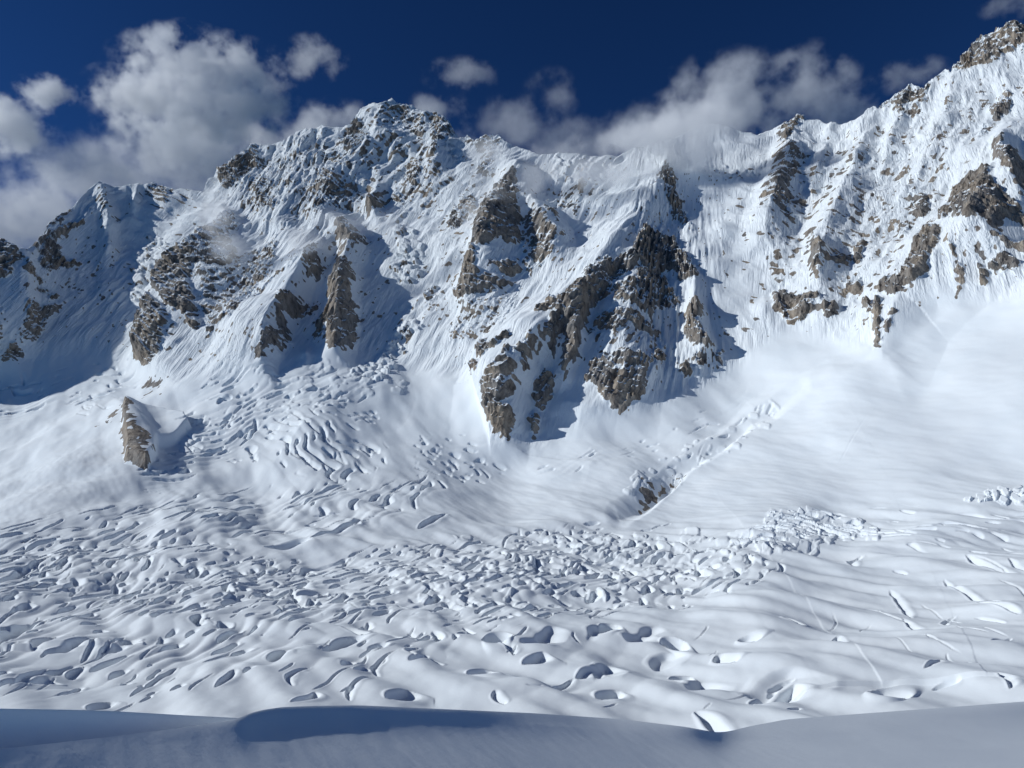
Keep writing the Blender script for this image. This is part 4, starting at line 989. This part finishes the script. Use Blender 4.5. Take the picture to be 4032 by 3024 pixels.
# ------------------------------------------------------------------ clouds and mist
def cloud_material(name, lobes, dens, nscale, cut, amp, aniso=.15, detail=5.0, stretch=(1, 1, 1)):
    m = bpy.data.materials.new(name); m.use_nodes = True
    nt = m.node_tree; n = nt.nodes; l = nt.links
    n.remove(n["Principled BSDF"])
    out = n["Material Output"]
    vol = n.new("ShaderNodeVolumePrincipled")
    vol.inputs["Color"].default_value = (1, 1, 1, 1)
    vol.inputs["Anisotropy"].default_value = aniso
    geo = n.new("ShaderNodeNewGeometry")
    def math_(op, a, b=None, c=None):
        x = n.new("ShaderNodeMath"); x.operation = op
        for i, v in enumerate((a, b, c)):
            if v is None: continue
            if isinstance(v, (int, float)): x.inputs[i].default_value = v
            else: l.new(v, x.inputs[i])
        return x.outputs[0]
    def vmath(op, a, b):
        x = n.new("ShaderNodeVectorMath"); x.operation = op
        for i, v in enumerate((a, b)):
            if v is None: continue
            if isinstance(v, tuple): x.inputs[i].default_value = v
            else: l.new(v, x.inputs[i])
        return x
    best = None
    for (c, r) in lobes:
        d = vmath('DIVIDE', vmath('SUBTRACT', geo.outputs["Position"], c).outputs[0], r)
        ln = n.new("ShaderNodeVectorMath"); ln.operation = 'LENGTH'; l.new(d.outputs[0], ln.inputs[0])
        v = math_('SUBTRACT', 1.0, ln.outputs["Value"])
        best = v if best is None else math_('SMOOTH_MAX', best, v, .15)
    sc = vmath('MULTIPLY', geo.outputs["Position"], tuple(nscale * q for q in stretch))
    nz = n.new("ShaderNodeTexNoise"); nz.inputs["Scale"].default_value = 1.0; nz.inputs["Detail"].default_value = detail
    nz.inputs["Roughness"].default_value = .62; nz.inputs["Distortion"].default_value = .0
    l.new(sc.outputs[0], nz.inputs["Vector"])
    q = math_('MULTIPLY_ADD', math_('SUBTRACT', nz.outputs["Fac"], .5), amp, best)
    mr = n.new("ShaderNodeMapRange"); mr.interpolation_type = 'SMOOTHSTEP'
    mr.inputs[1].default_value = cut; mr.inputs[2].default_value = cut + .8
    l.new(q, mr.inputs[0])
    edge = n.new("ShaderNodeMapRange"); edge.inputs[1].default_value = 0.0; edge.inputs[2].default_value = .3
    l.new(best, edge.inputs[0])
    l.new(math_('MULTIPLY', math_('MULTIPLY', mr.outputs[0], edge.outputs[0]), dens), vol.inputs["Density"])
    l.new(vol.outputs[0], out.inputs["Volume"])
    return m

def cloud(name, lobes_px, dist, dens, label=None, nscale=1 / 200, cut=.22, amp=3.8, depth=.8, stuff=False, group=None, **kw):
    import bmesh
    lobes = []
    bm = bmesh.new()
    for L in lobes_px:
        px, py, rx, ry = L[:4]
        d = dist if len(L) < 5 else L[4]
        c = Vector(unproject(px, py, d)); k = d / F
        r = Vector((rx * k, depth * .5 * (rx + ry) * k, ry * k))
        lobes.append((tuple(c), tuple(r)))
        bmesh.ops.create_icosphere(bm, subdivisions=2, radius=1.0, matrix=Matrix.Translation(c) @ Matrix.Diagonal((r.x * 1.06, r.y * 1.06, r.z * 1.06, 1)))
    res = bmesh.ops.convex_hull(bm, input=bm.verts)
    dead = [v for v in bm.verts if not v.link_faces] + [g for g in res["geom_interior"] if isinstance(g, bmesh.types.BMVert)]
    bmesh.ops.delete(bm, geom=list(set(dead)), context='VERTS')
    me = bpy.data.meshes.new(name); bm.to_mesh(me); bm.free()
    me.materials.append(cloud_material(name, lobes, dens, nscale, cut, amp, **kw))
    o = bpy.data.objects.new(name, me); COL.objects.link(o)
    if stuff: o["kind"] = "stuff"
    else: o["category"] = "cloud"
    if label: o["label"] = label
    if group: o["group"] = group
    return o

G = "clouds drifting over the ridges"
cloud("cloud", [(700,250,294,164),(850,330,362,199),(600,390,328,152),(770,480,419,223),(960,400,215,152)], 6500, .010, "large bright cumulus cloud above the left mountain", group=G)
cloud("cloud", [(420,720,476,199),(100,880,476,223),(720,640,430,188),(-200,950,453,258)], 6200, .003, "broad pale cloud bank behind the crest of the left mountain", group=G, cut=.05)
cloud("cloud", [(30,500,215,141)], 6000, .012, "small bright cloud cut by the left edge of the picture", group=G, nscale=1/260)
cloud("cloud", [(170,360,136,82)], 6000, .012, "small ring shaped cloud left of the large cumulus", group=G, nscale=1/200)
cloud("cloud", [(1230,230,158,105)], 6000, .006, "small lone cloud right of the large cumulus", group=G, nscale=1/220)
cloud("cloud", [(1810,295,181,70)], 6000, .0035, "faint flat wisp of cloud high above the highest peak", group=G, nscale=1/220)
cloud("cloud", [(1290,510,260,129),(1080,570,181,105)], 5600, .006, "grey cloud rising behind the shoulder left of the highest peak", group=G, nscale=1/260)
cloud("cloud", [(1720,450,169,105),(1830,520,136,105)], 5200, .005, "cloud puff behind the right shoulder of the highest peak", group=G, nscale=1/260)
cloud("cloud", [(2170,370,136,117),(2050,480,204,141),(2290,560,340,105),(2480,470,158,105)], 4700, .0028, "torn cloud streaming over the snow saddle", group=G, nscale=1/260, amp=3.6, cut=.2)
cloud("cloud", [(2920,390,373,199),(3180,350,237,199),(3330,450,204,141),(2650,560,215,223)], 4300, .006, "big grey cloud piled on the ridge right of centre", group=G, nscale=1/230)
cloud("cloud", [(3580,300,204,82)], 5200, .0035, "thin streak of cloud left of the right summit", group=G, nscale=1/240)
cloud("cloud", [(3990,20,147,82)], 5200, .0035, "cloud scrap in the top right corner", group=G, nscale=1/240)
cloud("mist_bank", [(2640,540,300,180),(2530,680,190,150),(2780,450,240,130),(2480,560,180,90)], 3400, .012, "mist pouring over the ridge onto the central wall", stuff=True, nscale=1/170, amp=3.0, cut=.1)
cloud("mist_bank", [(1960,600,160,110),(2200,590,240,70)], 3450, .006, "thin cloud curling round the rocky notch right of the highest peak", stuff=True, nscale=1/150, amp=3.4)
cloud("mist_bank", [(1930,700,136,176),(2100,690,249,105),(2330,690,226,94),(1850,850,90,152)], 3250, .006, "thin mist hanging under the snow saddle", stuff=True, nscale=1/180)
cloud("mist_bank", [(1420,890,260,94),(1230,960,147,82)], 3150, .007, "grey mist band across the slope under the highest peak", stuff=True, nscale=1/170)
cloud("mist_bank", [(880,850,147,164),(920,960,147,105)], 3300, .007, "mist clinging to the left shoulder of the highest peak", stuff=True, nscale=1/170)

cloud("mist_bank", [(3650,1700,520,260),(4000,1450,300,260),(3400,1900,420,120)], 1250, .0018, "thin veil of mist lying on the smooth snow slope", stuff=True, nscale=1/150, amp=1.2, cut=-.1)
